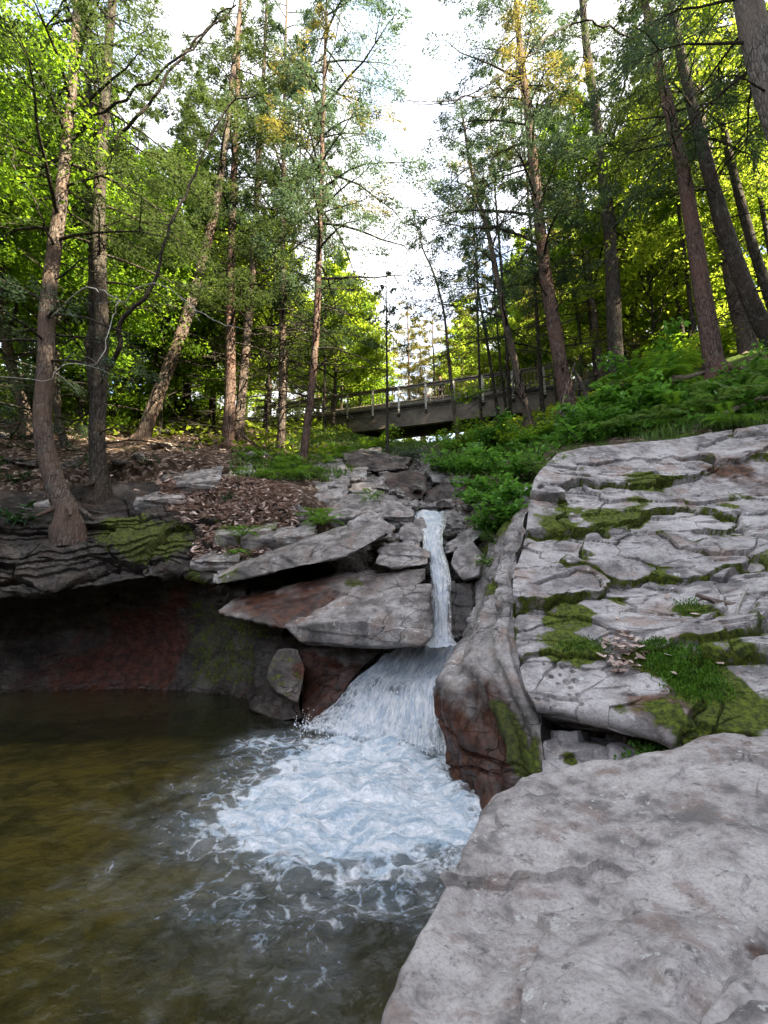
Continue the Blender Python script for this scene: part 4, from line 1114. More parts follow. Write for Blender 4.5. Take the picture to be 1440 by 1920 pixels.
UP = [[(765, 960, 10.0), (800, 956, 10.0), (838, 960, 10.0)],
      [(782, 984, 9.0), (810, 982, 9.0), (836, 985, 9.0)],
      [(792, 1000, 8.35), (810, 996, 8.35), (830, 1002, 8.35)],
      [(793, 1030, 8.0), (812, 1028, 7.9), (832, 1032, 8.0)],
      [(802, 1060, 7.72), (818, 1058, 7.62), (842, 1064, 7.7)],
      [(808, 1095, 7.5), (824, 1094, 7.38), (846, 1098, 7.46)],
      [(808, 1150, 7.25), (825, 1150, 7.12), (846, 1152, 7.2)],
      [(802, 1195, 7.08), (826, 1196, 6.96), (850, 1196, 7.02)],
      [(790, 1210, 6.8), (826, 1214, 6.65), (864, 1208, 6.8)]]
fall_sheet(UP, 240, 70, lambda s, c: 0.30 + 0.46 * np.sin(np.pi * c) ** .7 - 0.12 * sstep(.75, 1, c) * s, 0.022, 3.0, 'narrow white chute of water dropping between the upper rocks')
def yz(u, v, z): return (u, v, float(WZ(u, v, z)[1]))
LO = [[(722, 1226, 7.2), (770, 1208, 7.35), (830, 1196, 7.45), (884, 1194, 7.45)],
      [(702, 1246, 7.1), (755, 1232, 7.15), (815, 1224, 7.2), (866, 1222, 7.2)],
      [(672, 1270, 6.98), (735, 1262, 6.95), (795, 1258, 6.95), (845, 1256, 6.9)],
      [(648, 1296, 6.86), (712, 1288, 6.75), (770, 1284, 6.7), (832, 1286, 6.6)],
      [(622, 1322, 6.76), (702, 1316, 6.5), (765, 1314, 6.4), (836, 1320, 6.2)],
      [(590, 1346, 6.66), (688, 1350, 6.25), (760, 1352, 6.1), (840, 1358, 5.9)],
      [yz(566, 1364, .05), yz(668, 1380, .05), yz(752, 1394, .05), yz(846, 1406, .05)],
      [yz(556, 1374, -.12), yz(655, 1395, -.12), yz(745, 1412, -.12), yz(850, 1424, -.12)]]
def lo_d(s, c):
    d = 0.66 + 0.14 * sstep(0.35, 0.1, s) + 0.08 * np.sin(np.pi * c) + 0.12 * sstep(0.8, 1.0, s)
    d -= 0.14 * sstep(.30, .05, c) * sstep(.2, .55, s) * sstep(.97, .80, s)
    d -= 0.16 * sstep(.78, .95, c) * sstep(.45, .6, s)
    d -= 0.22 * np.exp(-((s - .47) / .06) ** 2 - ((c - .52) / .14) ** 2) + 0.14 * np.exp(-((s - .40) / .05) ** 2 - ((c - .25) / .1) ** 2)
    return d
low, LP = fall_sheet(LO, 260, 260, lo_d, 0.045, 8.0, 'broad white cascade fanning over rock into the plunge pool')
# the rock it runs over
LR = np.array(LP) - np.array([0, -.05, .07])
rk = spline(LR[::26], 60); rk = spline(rk.transpose(1, 0, 2)[::26], 80).transpose(1, 0, 2)
rk = rk + np.array([0, .06, -.05]) * (1 + 0.6 * fbm(rk.reshape(-1, 3) * 3, 3).reshape(rk.shape[:2]))[..., None]
o = rock_from_patch('rock_slab', rk, M['dark_rock'], [], (0, .5, -.8), np.concatenate([np.zeros(rk.shape[:2] + (1,)), np.full(rk.shape[:2] + (1,), .25), np.full(rk.shape[:2] + (1,), .9)], 2))
tag(o, 'dark wet rock showing through the broad white cascade', 'rock')
# thrown drops
_b = bmesh.new(); bmesh.ops.create_icosphere(_b, subdivisions=1, radius=1.0)
dv = np.array([v.co[:] for v in _b.verts]); df = np.array([[v.index for v in f.verts] for f in _b.faces]); _b.free()
r_ = np.random.default_rng(12)
vs, fs = [], []
for i in range(1300):
    if i < 70:
        c = np.array([*W(824, 1205, 7.0)]) + r_.normal(0, .10, 3) * [1.6, .8, .6]
    elif i < 1000:
        c = LP[r_.integers(236, 256), r_.integers(2, 258)] + np.array([r_.normal(0, .08), r_.normal(-.1, .16), abs(r_.normal(0, .09)) + .04])
    else:
        k = r_.integers(60, 250); j = r_.integers(2, 258); c = LP[k, j] + np.array([0, -.04, .03]) * r_.uniform(.2, 1.5)
    s_ = r_.uniform(.003, .009)
    vs.append(dv * [s_, s_, s_ * r_.uniform(1, 2.4)] + c); fs.append(df + i * len(dv))
o = link('water_spray', mesh_np('water_spray', np.concatenate(vs) , np.concatenate(fs), M['drops']))
tag(o, 'fine white drops thrown up where the cascade meets the pool', 'spray', kind='stuff')
# ------------------------------------------------------------------ foliage builders
def quads_from(c, a, b):
    """Pointed leaf: rhombus with half axes a (length) and b (width)."""
    n = len(c)
    V = np.stack([c - a, c + b - a * .1, c + a, c - b - a * .1], 1).reshape(-1, 3)
    return V, np.arange(4 * n).reshape(n, 4)

def rand_unit(r, n):
    v = r.normal(size=(n, 3)); return v / np.linalg.norm(v, axis=1)[:, None]

def leafs(r, c, axis_, size, width, tumble=0.5):
    n = len(c)
    a = axis_ + tumble * rand_unit(r, n)
    a /= np.linalg.norm(a, axis=1)[:, None]
    up = np.array([0, 0, 1.0]) + 0.55 * rand_unit(r, n)
    b = np.cross(a, up); b /= np.linalg.norm(b, axis=1)[:, None] + 1e-9
    s = size * r.uniform(.6, 1.35, n)
    return quads_from(c, a * (s / 2)[:, None], b * (s * width / 2)[:, None])

def branch_curve(p0, az, L, rise, droop, r, wig=.06, m=7):
    s = np.linspace(0, 1, m)
    d = np.array([math.cos(az), math.sin(az), 0]); sd = np.array([-d[1], d[0], 0])
    w = np.cumsum(r.normal(0, wig, m)) * L * .5
    w2 = np.cumsum(r.normal(0, wig * .6, m)) * L * .5
    return p0 + d * (L * s)[:, None] + sd * (w * s)[:, None] + np.array([0, 0, 1.0]) * (L * (rise * s - droop * s ** 2) + w2 * s)[:, None]

def spray(r, pts, L, n, size, kind, fill=.2):
    """Leaf places along one bough: flat drooping sprays (needles) or loose clumps (broad)."""
    m = len(pts)
    s = fill + (1 - fill) * r.beta(1.5, 1.0, n)
    x = s * (m - 1); i = np.minimum(x.astype(int), m - 2); f = (x - i)[:, None]
    p = pts[i] * (1 - f) + pts[i + 1] * f
    d = pts[i + 1] - pts[i]; d /= np.linalg.norm(d, axis=1)[:, None]
    sd = np.cross(d, [0, 0, 1.0]); sd /= np.linalg.norm(sd, axis=1)[:, None] + 1e-9
    if kind == 'needle':
        k = np.floor(s * 16)                                        # side twigs sit at discrete places
        sgn = np.where(r.random(n) < .5, -1, 1)
        wmax = .42 * L * np.sqrt(np.clip(1.04 - s, 0, 1)) * (.55 + .45 * hash01(k.astype(np.int64), (sgn + 2).astype(np.int64), int(L * 1000)))
        lat = r.uniform(0, 1, n) ** .8 * wmax
        tw = sd * sgn[:, None] * .8 + d * .6
        c = p + tw * lat[:, None] + r.normal(0, .035, (n, 3))
        c[:, 2] -= .28 * lat ** 1.3 + .10 * r.random(n)
        ax = tw + d * .3; ax[:, 2] -= .25
        return leafs(r, c, ax, size, .34, .55)
    c = p + rand_unit(r, n) * (.30 * L * r.random(n) ** .6)[:, None] * np.array([1, 1, .55])
    ax = rand_unit(r, n); ax[:, 2] -= .35
    return leafs(r, c, ax, size, .62, .4)

DENS = 1.3                                                       # leaves per metre of bough, times the tree's own figure

class Crown:
    def __init__(s): s.v, s.f, s.n = [], [], 0
    def add(s, vf):
        s.v.append(vf[0]); s.f.append(vf[1] + s.n); s.n += len(vf[0])

def axis_at(path, z):
    return np.stack([np.interp(z, path[:, 2], path[:, 0]), np.interp(z, path[:, 2], path[:, 1]), z], -1)

def grow(r, path, z0, z1, R, nb, per, size, kind, lean=(0, 0), bare=0, side=None, taper=.75, shrink=1.0):
    """Boughs from z0 to z1 round a trunk path: returns (crown, limb mesh builder)."""
    cr, wood = Crown(), MB()
    for i in range(nb):
        h = (i + r.random()) / nb
        z = z0 + (z1 - z0) * h
        p0 = axis_at(path, z)
        az = i * 2.399 + r.uniform(-.5, .5)
        L = R * (1 - taper * h ** 1.3) * r.uniform(.55, 1.15)
        if side is not None:
            L *= 1 + .45 * math.cos(az - side)
        if kind == 'needle':
            pts = branch_curve(p0, az, L, r.uniform(.0, .35), r.uniform(.15, .45), r)
        else:
            pts = branch_curve(p0, az, L, r.uniform(.35, .9), r.uniform(.1, .4), r, .1)
        wood.tube(pts, np.linspace(.012 + .011 * L, .004, len(pts)), 4, cap=False)
        cr.add(spray(r, pts, L, max(20, int(DENS * per * L * r.uniform(.4, 1.4))), size, kind))
        for q in range(3 if kind == 'broad' else 2):
            k = r.integers(2, 5); az2 = az + r.choice([-1, 1]) * r.uniform(.5, 1.0); L2 = L * r.uniform(.35, .6)
            p2 = branch_curve(pts[k], az2, L2, r.uniform(0, .4), r.uniform(.1, .35), r)
            wood.tube(p2, np.linspace(.006 + .006 * L2, .003, len(p2)), 4, cap=False)
            cr.add(spray(r, p2, L2, max(12, int(DENS * per * L2 * r.uniform(.5, 1.3))), size, kind))
    for i in range(bare):                                           # dead lower twigs
        z = z0 - (z0 - path[0, 2]) * r.uniform(.0, .72)
        p0 = axis_at(path, z); az = r.uniform(0, 6.28); L = R * r.uniform(.25, .8)
        pts = branch_curve(p0, az, L, r.uniform(-.15, .35), r.uniform(0, .35), r, .12)
        wood.tube(pts, np.linspace(.014 + .006 * L, .006, len(pts)), 4, cap=False)
        for q in range(5):
            k = r.integers(1, 6); p2 = branch_curve(pts[k], az + r.choice([-1, 1]) * r.uniform(.4, 1.1), L * r.uniform(.2, .5), r.uniform(-.2, .3), .15, r, .12, 5)
            wood.tube(p2, np.linspace(.010, .004, len(p2)), 3, cap=False)
    return cr, wood

def trunk_path(pix, Y, top, sink=.7):
    pts = np.array([W(u, v, Y) for u, v in pix])
    d = pts[-1] - pts[-2]
    d = d / max(d[2], .1)
    d[:2] *= .6
    if pts[-1][2] < top:
        pts = np.vstack([pts, pts[-1] + d * (top - pts[-1][2]) * .5, pts[-1] + d * (top - pts[-1][2])])
    dn = (pts[1] - pts[0]) / np.linalg.norm(pts[1] - pts[0]); dn = dn * [.25, .25, 1.0]
    b = pts[0] - dn / np.linalg.norm(dn) * sink
    pts = np.vstack([b, pts])
    P = spline(pts, 46)
    P[:, 2] = np.maximum.accumulate(P[:, 2] + np.arange(46) * 1e-4)
    return P

def tree(label, pix, Y, wpx, top, bark, crown=None, flare=.26, name='hemlock_tree', cat='tree', group=None, seed=0, limbs=(), rexp=.75, n=14):
    r = np.random.default_rng(1000 + seed)
    P = trunk_path(pix, Y, top)
    R0 = wpx * .86 / 2 / F * Y
    h = (P[:, 2] - P[0, 2]) / (P[-1, 2] - P[0, 2])
    rad = R0 * np.maximum(1 - rexp * h, .06) * (1 + flare * np.exp(-np.maximum(P[:, 2] - P[0, 2] - .7, -.3) / .28))
    base = W(pix[0][0], pix[0][1], Y)
    root = empty(name, base, label, cat, group)
    tb = MB(); tb.tube(P, rad, n, .09)
    # root toes
    for k in range(4 if R0 > .1 else 0):
        a = r.uniform(0, 6.28); d = np.array([math.cos(a), math.sin(a), 0])
        q = [P[6] + d * R0 * .3, base + d * R0 * 1.3 + [0, 0, .05], base + d * R0 * 2.6 - [0, 0, .12]]
        tb.tube(spline(np.array(q), 8), np.linspace(R0 * .5, R0 * .16, 8), 6, .1)
    tb.build('trunk', M[bark], root, base, smooth=True)
    wood = MB()
    if crown:
        for cdef in (crown if isinstance(crown, list) else [crown]):
            c = dict(cdef); mat = c.pop('mat'); c['R'] *= 1.18; c['nb'] = int(c['nb'] * 1.15)
            cr, w = grow(r, P, **c)
            me = mesh_np('crown', np.concatenate(cr.v) - base, np.concatenate(cr.f), M[mat], smooth=False)
            link('crown', me, root)
            for v, f in zip(w.v, w.f): pass
            wood.v += w.v; wood.f += [f + wood.n for f in w.f]; wood.n += w.n
    if wood.n:
        wood.build('branches', M['bark_dark'], root, base, smooth=True)
    for pts, r0, r1, mt in limbs:
        q = spline(np.array([W(*p) for p in pts]), 40)
        q = q + np.stack([fbm(q * 2.2 + 9 * k_ + seed, 3) for k_ in range(3)], 1) * .09 * np.minimum(1, np.arange(40) / 5)[:, None]
        lb = MB(); lb.tube(q, np.linspace(r0, r1, 40), 7, .12)
        for k in range(5):
            i = r.integers(10, 38); d = rand_unit(r, 1)[0] * [1, .5, .7]
            L = r.uniform(.3, .9)
            p2 = spline(np.array([q[i], q[i] + d * L * .5 + [0, 0, .04], q[i] + d * L]), 8)
            lb.tube(p2, np.linspace(r1 * 1.1, .003, 8), 4, .1)
        lb.build('limb', M[mt], root, base, smooth=True)
    return root

def nd(z0, z1, R, nb, per, mat='hemlock', size=.10, bare=0, **k):
    size *= .92
    return dict(z0=z0, z1=z1, R=R, nb=nb, per=per, size=size, kind='needle', mat=mat, bare=bare, **k)
def bl(z0, z1, R, nb, per, mat='broad', size=.11, bare=0, **k):
    return dict(z0=z0, z1=z1, R=R, nb=nb, per=per, size=size, kind='broad', mat=mat, bare=bare, **k)

# ------------------------------------------------------------------ left bank
tree('near brown hemlock with hooked base growing from the rim of the dark hollow', [(128, 962), (112, 930), (92, 870), (80, 790), (85, 690), (88, 590), (100, 480), (118, 340), (138, 120), (150, -80)], 9.1, 43, 23, 'bark',
     [nd(9.5, 22.5, 3.0, 46, 120, 'hemlock', .09, 6), nd(6.6, 8.0, 2.3, 7, 130, 'hemlock_blue', .08, 0, taper=0)], seed=1, rexp=.8,
     limbs=[([(125, 275, 9.1), (170, 225, 8.9), (240, 180, 8.7), (320, 120, 8.4), (400, 50, 8.2), (450, -10, 8.0)], .045, .012, 'bark_dark'),
            ([(104, 470, 9.1), (84, 430, 8.7), (70, 390, 8.4), (40, 330, 8.2), (10, 250, 8.0)], .028, .008, 'bark_dark'),
            ([(90, 600, 9.1), (150, 545, 8.5), (200, 552, 8.2), (232, 560, 8.0), (270, 535, 7.9), (300, 533, 7.8), (345, 558, 7.7), (395, 600, 7.6), (465, 618, 7.6)], .013, .005, 'bare_wood'),
            ([(222, 566, 8.0), (208, 590, 8.0), (198, 640, 8.0), (185, 680, 7.9), (130, 690, 7.8), (100, 708, 7.7), (50, 704, 7.6), (-20, 708, 7.5)], .010, .005, 'bare_wood')])
tree('dark double trunked hemlock second from the left rim', [(186, 912), (182, 840), (184, 760), (188, 690), (190, 600), (186, 480), (186, 380), (194, 240), (204, 80)], 9.9, 37, 22, 'bark_dark',
     nd(9, 21.5, 2.6, 40, 120, 'hemlock', .09, 5), seed=2, rexp=.55,
     limbs=[([(178, 740, 9.95), (172, 660, 10.05), (172, 560, 10.1), (170, 430, 10.1), (165, 250, 10.2), (170, 60, 10.3)], .14, .07, 'bark_dark'),
            ([(206, 690, 9.8), (225, 650, 9.5), (232, 600, 9.3), (262, 570, 9.1), (288, 530, 9.0), (300, 480, 8.9), (325, 420, 8.8), (360, 340, 8.7), (385, 280, 8.6), (430, 200, 8.5), (480, 180, 8.4)], .055, .015, 'bark_dark'),
            ([(196, 300, 9.9), (220, 262, 9.6), (270, 205, 9.3), (330, 120, 9.0), (385, 60, 8.8), (440, 5, 8.6)], .05, .015, 'bark_dark'),
            ([(190, 640, 9.8), (150, 637, 9.5), (90, 640, 9.2), (30, 636, 9.0)], .018, .008, 'bark_dark')])
tree('pale brown trunk at the left edge behind the laurel', [(52, 800), (38, 740), (20, 680), (8, 610), (-4, 520), (-15, 380), (-20, 200)], 12.0, 25, 21, 'bark',
     bl(7.5, 20, 3.2, 40, 110, 'broad', .12, 3), seed=3)
tree('thin dark trunk curving up behind the hooked hemlock', [(128, 852), (112, 800), (106, 740), (105, 650), (112, 540), (135, 420), (152, 330), (160, 150)], 11.6, 18, 20, 'bark_dark', nd(10, 19, 2.2, 26, 110, 'hemlock', .1, 4), seed=4, n=10)
tree('slim trunk standing between the hooked and the double hemlock', [(156, 812), (153, 720), (150, 620), (155, 500), (160, 380), (165, 200)], 14, 15, 21, 'bark_dark', bl(10, 21, 2.6, 30, 110, 'broad', .12, 4), seed=5, n=10)
tree('strongly leaning grey trunk behind the leaf litter', [(266, 828), (285, 770), (312, 700), (335, 640), (362, 555), (392, 440), (412, 340), (430, 200)], 13, 33, 23, 'bark', nd(11, 22, 2.6, 34, 110, 'hemlock', .1, 8), seed=6)
tree('left trunk of the close pair of hemlocks beyond the leaf litter', [(426, 842), (431, 760), (432, 660), (432, 560), (436, 400), (444, 200), (450, 20)], 13.5, 28, 25, 'bark_red', nd(9.5, 24, 2.7, 44, 120, 'hemlock', .1, 10), seed=7)
tree('right trunk of the close pair of hemlocks, leaning right', [(446, 822), (455, 720), (464, 620), (474, 500), (484, 320), (494, 150), (500, 0)], 14, 24, 25, 'bark', nd(10, 24, 2.5, 40, 110, 'hemlock', .1, 16), seed=8)
tree('straight slim hemlock left of the one nearest the footbridge', [(527, 850), (529, 720), (530, 600), (530, 450), (532, 280), (535, 100)], 14.5, 19, 26, 'bark', nd(10.5, 25, 2.9, 46, 120, 'hemlock_blue', .1, 30), seed=9,
     limbs=[([(531, 420, 14.5), (560, 330, 14.0), (590, 230, 13.6), (610, 150, 13.3), (632, 60, 13.0), (645, -20, 12.8)], .04, .012, 'bark_dark')])
tree('slim tan hemlock nearest the footbridge on the left bank, leaning a little right', [(567, 872), (577, 790), (588, 690), (594, 590), (597, 500), (601, 400), (605, 250), (610, 80)], 13.2, 20, 25, 'bark_red', [nd(11.5, 25.5, 2.7, 48, 120, 'hemlock_blue', .1, 44, side=0.0, taper=.55), nd(14, 22, 2.6, 12, 110, 'hemlock_olive', .1, 0)], seed=10)
tree('mid brown trunk half hidden in leaves behind the leaning trunk', [(350, 775), (352, 690), (356, 600), (360, 480), (362, 300)], 17.5, 20, 22, 'bark_dark', bl(11.5, 21, 3.2, 34, 120, 'broad', .13), seed=11, n=10)
tree('thin crooked sapling among yellow leaves left of the leaning trunk', [(256, 785), (250, 730), (256, 680), (262, 620), (268, 500)], 17, 8, 17, 'bark_dark', bl(11.5, 16, 1.6, 12, 90, 'broad_lime', .12), seed=12, n=8)
tree('dark slim trunk high at the left edge', [(47, 740), (44, 620), (40, 480), (32, 330), (22, 200), (15, 60)], 15.5, 13, 21, 'bark_dark', bl(9, 20, 3.0, 32, 110, 'broad', .13, 2), seed=13, n=8)

# ------------------------------------------------------------------ right bank
tree('tall hemlock leaning left beside the right end of the footbridge', [(1068, 776), (1056, 710), (1040, 620), (1022, 510), (1012, 420), (1002, 320), (988, 200), (974, 80), (966, -20)], 14, 37, 26, 'bark_red', [nd(12.5, 26, 2.9, 50, 120, 'hemlock_blue', .1, 16, side=3.14, taper=.5), nd(16, 24, 2.8, 14, 120, 'hemlock_olive', .1), nd(10, 15, 1.9, 10, 120, 'hemlock', .09)], seed=20, rexp=.7,
     limbs=[([(980, 160, 14), (930, 170, 13), (880, 182, 12.3), (830, 188, 12.0), (780, 192, 11.8), (740, 188, 11.6)], .03, .007, 'bark_dark'),
            ([(1006, 385, 14), (960, 392, 13.6), (900, 490, 13.4), (880, 490, 13.2), (815, 465, 13.0)], .02, .006, 'bark_dark')])
tree('thin trunk leaning left in front of the footbridge girder', [(992, 796), (978, 735), (962, 665), (945, 590), (930, 510), (914, 430), (896, 370), (880, 300)], 15, 20, 21, 'bark', nd(10.5, 21, 2.6, 38, 115, 'hemlock_blue', .1, 12), seed=21, n=10)
tree('dark mossy trunk right of the footbridge end', [(1157, 742), (1154, 660), (1150, 560), (1144, 440), (1130, 320), (1115, 200), (1100, 90), (1090, -20)], 13.6, 38, 25, 'bark_dark', nd(13.0, 24.5, 2.4, 38, 110, 'hemlock', .1, 8), seed=22, rexp=.6,
     limbs=[([(1150, 260, 13.5), (1165, 180, 13.3), (1180, 120, 13.0), (1215, 20, 12.6)], .05, .02, 'bark_dark')])
tree('slim trunk between the leaning hemlock and the dark mossy trunk', [(1130, 750), (1122, 660), (1114, 590), (1104, 500), (1092, 390), (1080, 260)], 16, 18, 23, 'bark', bl(12.5, 22.5, 2.5, 34, 100, 'broad', .12, 4), seed=23, n=10)
tree('reddish brown hemlock standing on the ferny bank above the ledge', [(1341, 700), (1332, 640), (1318, 555), (1300, 440), (1282, 330), (1258, 220), (1232, 110), (1208, 0), (1195, -60)], 11.0, 45, 22, 'bark_red', nd(14.0, 21.5, 2.4, 26, 110, 'hemlock', .09, 10), seed=24, rexp=.7,
     limbs=[([(1225, 95, 11), (1160, 60, 10.2), (1085, 40, 9.8), (1010, 85, 9.4), (930, 150, 9.2), (840, 195, 9.0), (770, 192, 8.9)], .030, .006, 'bark_dark'),
            ([(1262, 240, 11), (1245, 190, 10.6), (1200, 250, 10.4), (1160, 330, 10.3), (1120, 440, 10.3)], .016, .005, 'bark_dark')])
tree('dark leaning trunk at the right edge in front of the others', [(1475, 690), (1440, 630), (1405, 560), (1370, 460), (1345, 380), (1315, 270), (1285, 140), (1258, 10)], 10.6, 40, 21, 'bark_dark', nd(14.0, 20.5, 2.4, 24, 110, 'hemlock', .09, 8), seed=25, rexp=.6)
tree('brown trunk behind the dark leaning trunk at the right edge', [(1408, 672), (1388, 590), (1366, 480), (1345, 390), (1318, 260), (1300, 120), (1288, 0)], 13, 42, 23, 'bark', bl(14.5, 22, 2.8, 30, 110, 'broad_lime', .12, 6), seed=26, rexp=.6)
tree('leaning grey trunk on the far right between two brown trunks', [(1500, 700), (1448, 570), (1408, 450), (1372, 310), (1345, 180), (1318, 20)], 12.4, 27, 22, 'bark_dark', nd(14.5, 21.5, 2.2, 24, 110, 'hemlock_blue', .1, 7), seed=27, rexp=.6)
tree('thick grey near trunk in the top right corner', [(1660, 820), (1580, 560), (1500, 330), (1450, 190), (1412, 50), (1392, -60)], 8.0, 92, 20, 'bark_grey', nd(12.5, 19, 2.6, 24, 110, 'hemlock_blue', .09, 3), seed=28, rexp=.45, n=20)
tree('slim trunk in lime leaves behind the fern bank', [(1196, 690), (1188, 590), (1182, 470), (1176, 330)], 17.5, 19, 22, 'bark', bl(11.5, 21.5, 2.8, 34, 110, 'broad_lime', .13), seed=29, n=10)
tree('short dark trunk in lime leaves left of the reddish hemlock', [(1236, 700), (1232, 620), (1231, 540), (1228, 420)], 18.5, 13, 21, 'bark_dark', bl(11.5, 20, 2.8, 30, 110, 'broad_lime', .13), seed=30, n=8)
tree('slender trunk at the right edge in yellow leaves', [(1475, 560), (1440, 450), (1410, 370), (1385, 250), (1360, 100)], 16, 20, 23, 'bark', bl(12, 22, 3.0, 34, 110, 'broad_lime', .13), seed=31, n=8)

# ------------------------------------------------------------------ slender trees round the footbridge
tree('bare thin sapling standing before the left end of the girder', [(726, 842), (726, 740), (725, 640), (724, 540)], 16, 8, 14.2, 'bark_dark', bl(10.5, 14, .8, 10, 60, 'hemlock_blue', .09), seed=40, n=7, name='sapling')
tree('crooked bare sapling crossing the footbridge railing', [(858, 820), (848, 740), (840, 660), (833, 590), (820, 535), (808, 500), (794, 470)], 17, 10, 18, 'bark', bl(16, 17.8, .7, 8, 50, 'hemlock_blue', .09, 6), seed=41, n=7, name='sapling')
tree('thin pole tree left of the leaning thin trunk by the bridge', [(936, 795), (922, 700), (908, 610), (896, 540), (888, 420)], 18, 9, 20, 'bark_dark', nd(14.5, 19.5, 1.6, 16, 90, 'hemlock_blue', .1, 6), seed=42, n=7, name='sapling')
tree('thinnest pole behind the leaning thin trunk by the bridge', [(952, 790), (938, 680), (928, 560), (918, 440)], 19, 7, 20, 'bark_dark', nd(15, 19.5, 1.4, 14, 90, 'hemlock_blue', .1, 4), seed=43, n=7, name='sapling')
for i, (u, v, u2, Y, w_, tp, mt) in enumerate([(768, 742, 766, 32, 10, 24, 'hemlock_olive'), (1008, 700, 1000, 24, 7, 23, 'broad_lime'), (985, 705, 978, 26, 7, 23, 'broad'), (1064, 695, 1058, 22, 6, 23, 'hemlock_olive'),
                                          (1090, 690, 1084, 23, 6, 24, 'broad_lime'), (905, 745, 898, 27, 8, 25, 'hemlock_olive'), (818, 735, 812, 30, 8, 22, 'hemlock_olive'), (870, 730, 866, 33, 8, 24, 'broad_lime'), (675, 745, 676, 28, 8, 22, 'broad_lime'), (640, 750, 642, 26, 8, 21, 'broad'), (795, 735, 792, 38, 9, 21, 'hemlock_olive')]):
    p = gpoint(u, v + 40, 18, Y)
    pb = W(u, v, Y)
    zb = float(ground(pb[0:1], np.array([Y]))[0])
    pix = []
    for zz in np.linspace(zb, tp - 3, 5):
        x = np.interp(zz, [zb, tp], [pb[0], pb[0] + (u2 - u) / F * Y])
        uu, vv = proj(np.array([x, Y, zz])); pix.append((float(uu[0]), float(vv[0])))
    c = nd(zb + 3.5, tp, 2.0, 30, 85, mt, .14, 4) if 'hemlock' in mt else bl(zb + 2.5, tp, 2.3, 30, 90, mt, .15, 2)
    tree('slender far tree beyond the footbridge with thin sunlit crown', pix, Y, w_, tp, 'bark', c, seed=50 + i, n=7, group='slender trees beyond the footbridge', name='slender_tree')
# ------------------------------------------------------------------ forest behind: a few kinds, copied one by one
def proto(label, kind, mat, H, R, z0, nb, per, size, seed, group, name, bark='bark', r0=.16):
    r = np.random.default_rng(3000 + seed)
    P = spline(np.array([[0, 0, -.4], [0.1, 0, H * .3], [.25, .1, H * .65], [.2, .2, H]]), 24)
    root = empty(name, (0, 0, 0), label, 'tree', group)
    tb = MB(); tb.tube(P, r0 * np.linspace(1.15, .12, 24), 9, .14); tb.build('trunk', M[bark], root, smooth=True)
    cr, w = grow(r, P, z0, H - .2, R, nb, per, size, kind)
    link('crown', mesh_np('crown', np.concatenate(cr.v), np.concatenate(cr.f), M[mat], smooth=False), root)
    w.build('branches', M['bark_dark'], root, smooth=True)
    return root
def copy_thing(root, loc, rz, sc, label=None):
    c = root.copy(); COL.objects.link(c)
    c.location = loc; c.rotation_euler = (0, 0, rz); c.scale = (sc, sc, sc)
    if label: c['label'] = label
    for ch in root.children:
        d = ch.copy(); COL.objects.link(d); d.parent = c
    return c
FG = 'trees of the forest behind the gorge'
DENS = 1.15
protos = [proto('lime green broadleaf tree of the sunlit forest behind the gorge', 'broad', 'broad_lime', 13, 3.4, 2.2, 44, 150, .17, 1, FG, 'broadleaf_tree'),
          proto('mid green broadleaf tree of the forest behind the gorge', 'broad', 'broad', 14, 3.2, 3.0, 44, 150, .16, 2, FG, 'broadleaf_tree', 'bark_dark'),
          proto('olive green hemlock of the forest behind the gorge', 'needle', 'hemlock_olive', 17, 3.0, 4.0, 60, 130, .15, 3, FG, 'hemlock_tree')]
rb = np.random.default_rng(77)
spots = [(-21, 19, 0), (-16.5, 21.5, 0), (-12.5, 21, 1), (-9.5, 23.5, 0), (-6.8, 26, 0), (-14, 27, 0), (-19, 28, 1), (-25, 25, 1), (-10, 31, 2), (-5, 33, 0), (-16, 35, 0), (-23, 36, 1), (-29, 32, 0), (-3.4, 28.5, 0),
         (-1.8, 38, 0), (-8, 41, 2), (-14, 45, 0), (8.2, 27, 0), (11.5, 25, 0), (14.5, 22.5, 0), (16, 28, 2), (20, 27, 0), (25, 24, 0), (11, 33, 1), (6.5, 35, 0), (16, 36, 0), (23, 34, 0), (29, 30, 2),
         (3.6, 43, 2), (9, 44, 0), (16, 46, 0), (-18.5, 14.5, 0), (-24, 19, 2), (-22, 12, 1), (0.8, 47, 2)]
first = [True, True, True]
for x, y, k in spots:
    z = float(ground(np.array([x]), np.array([y]))[0])
    loc, rz, sc = (x, y, z - .15), float(rb.uniform(0, 6.28)), float(rb.uniform(.82, 1.2))
    if -2.5 < x < 5 and y > 30: sc *= .78
    if first[k]:
        o = protos[k]; o.location = loc; o.rotation_euler = (0, 0, rz); o.scale = (sc, sc, sc); first[k] = False
    else:
        copy_thing(protos[k], loc, rz, sc)

# unseen trees behind the camera, added to keep the sun off the stream
DENS = 1.0
rim = proto('tall dense hemlock added out of view behind the viewer to shade the stream', 'needle', 'hemlock', 15.5, 3.4, .8, 66, 60, .34, 9, 'hemlocks added behind the viewer for shade', 'hemlock_tree')
fr_ = True
for row_, off in enumerate((0.0, 2.6, 5.2)):
    for k in range(-8, 6):
        t_ = k * 2.1 + (row_ % 2) * 1.05
        x, y = 18.5 + .53 * t_ + .85 * off, -7.5 + .85 * t_ - .53 * off
        z = float(ground(np.array([x]), np.array([y]))[0])
        loc, rz, sc = (x, y, z - .2), float(rb.uniform(0, 6.28)), float(rb.uniform(.9, 1.1))
        if fr_:
            rim.location = loc; rim.scale = (sc,) * 3; fr_ = False
        else: copy_thing(rim, loc, rz, sc)

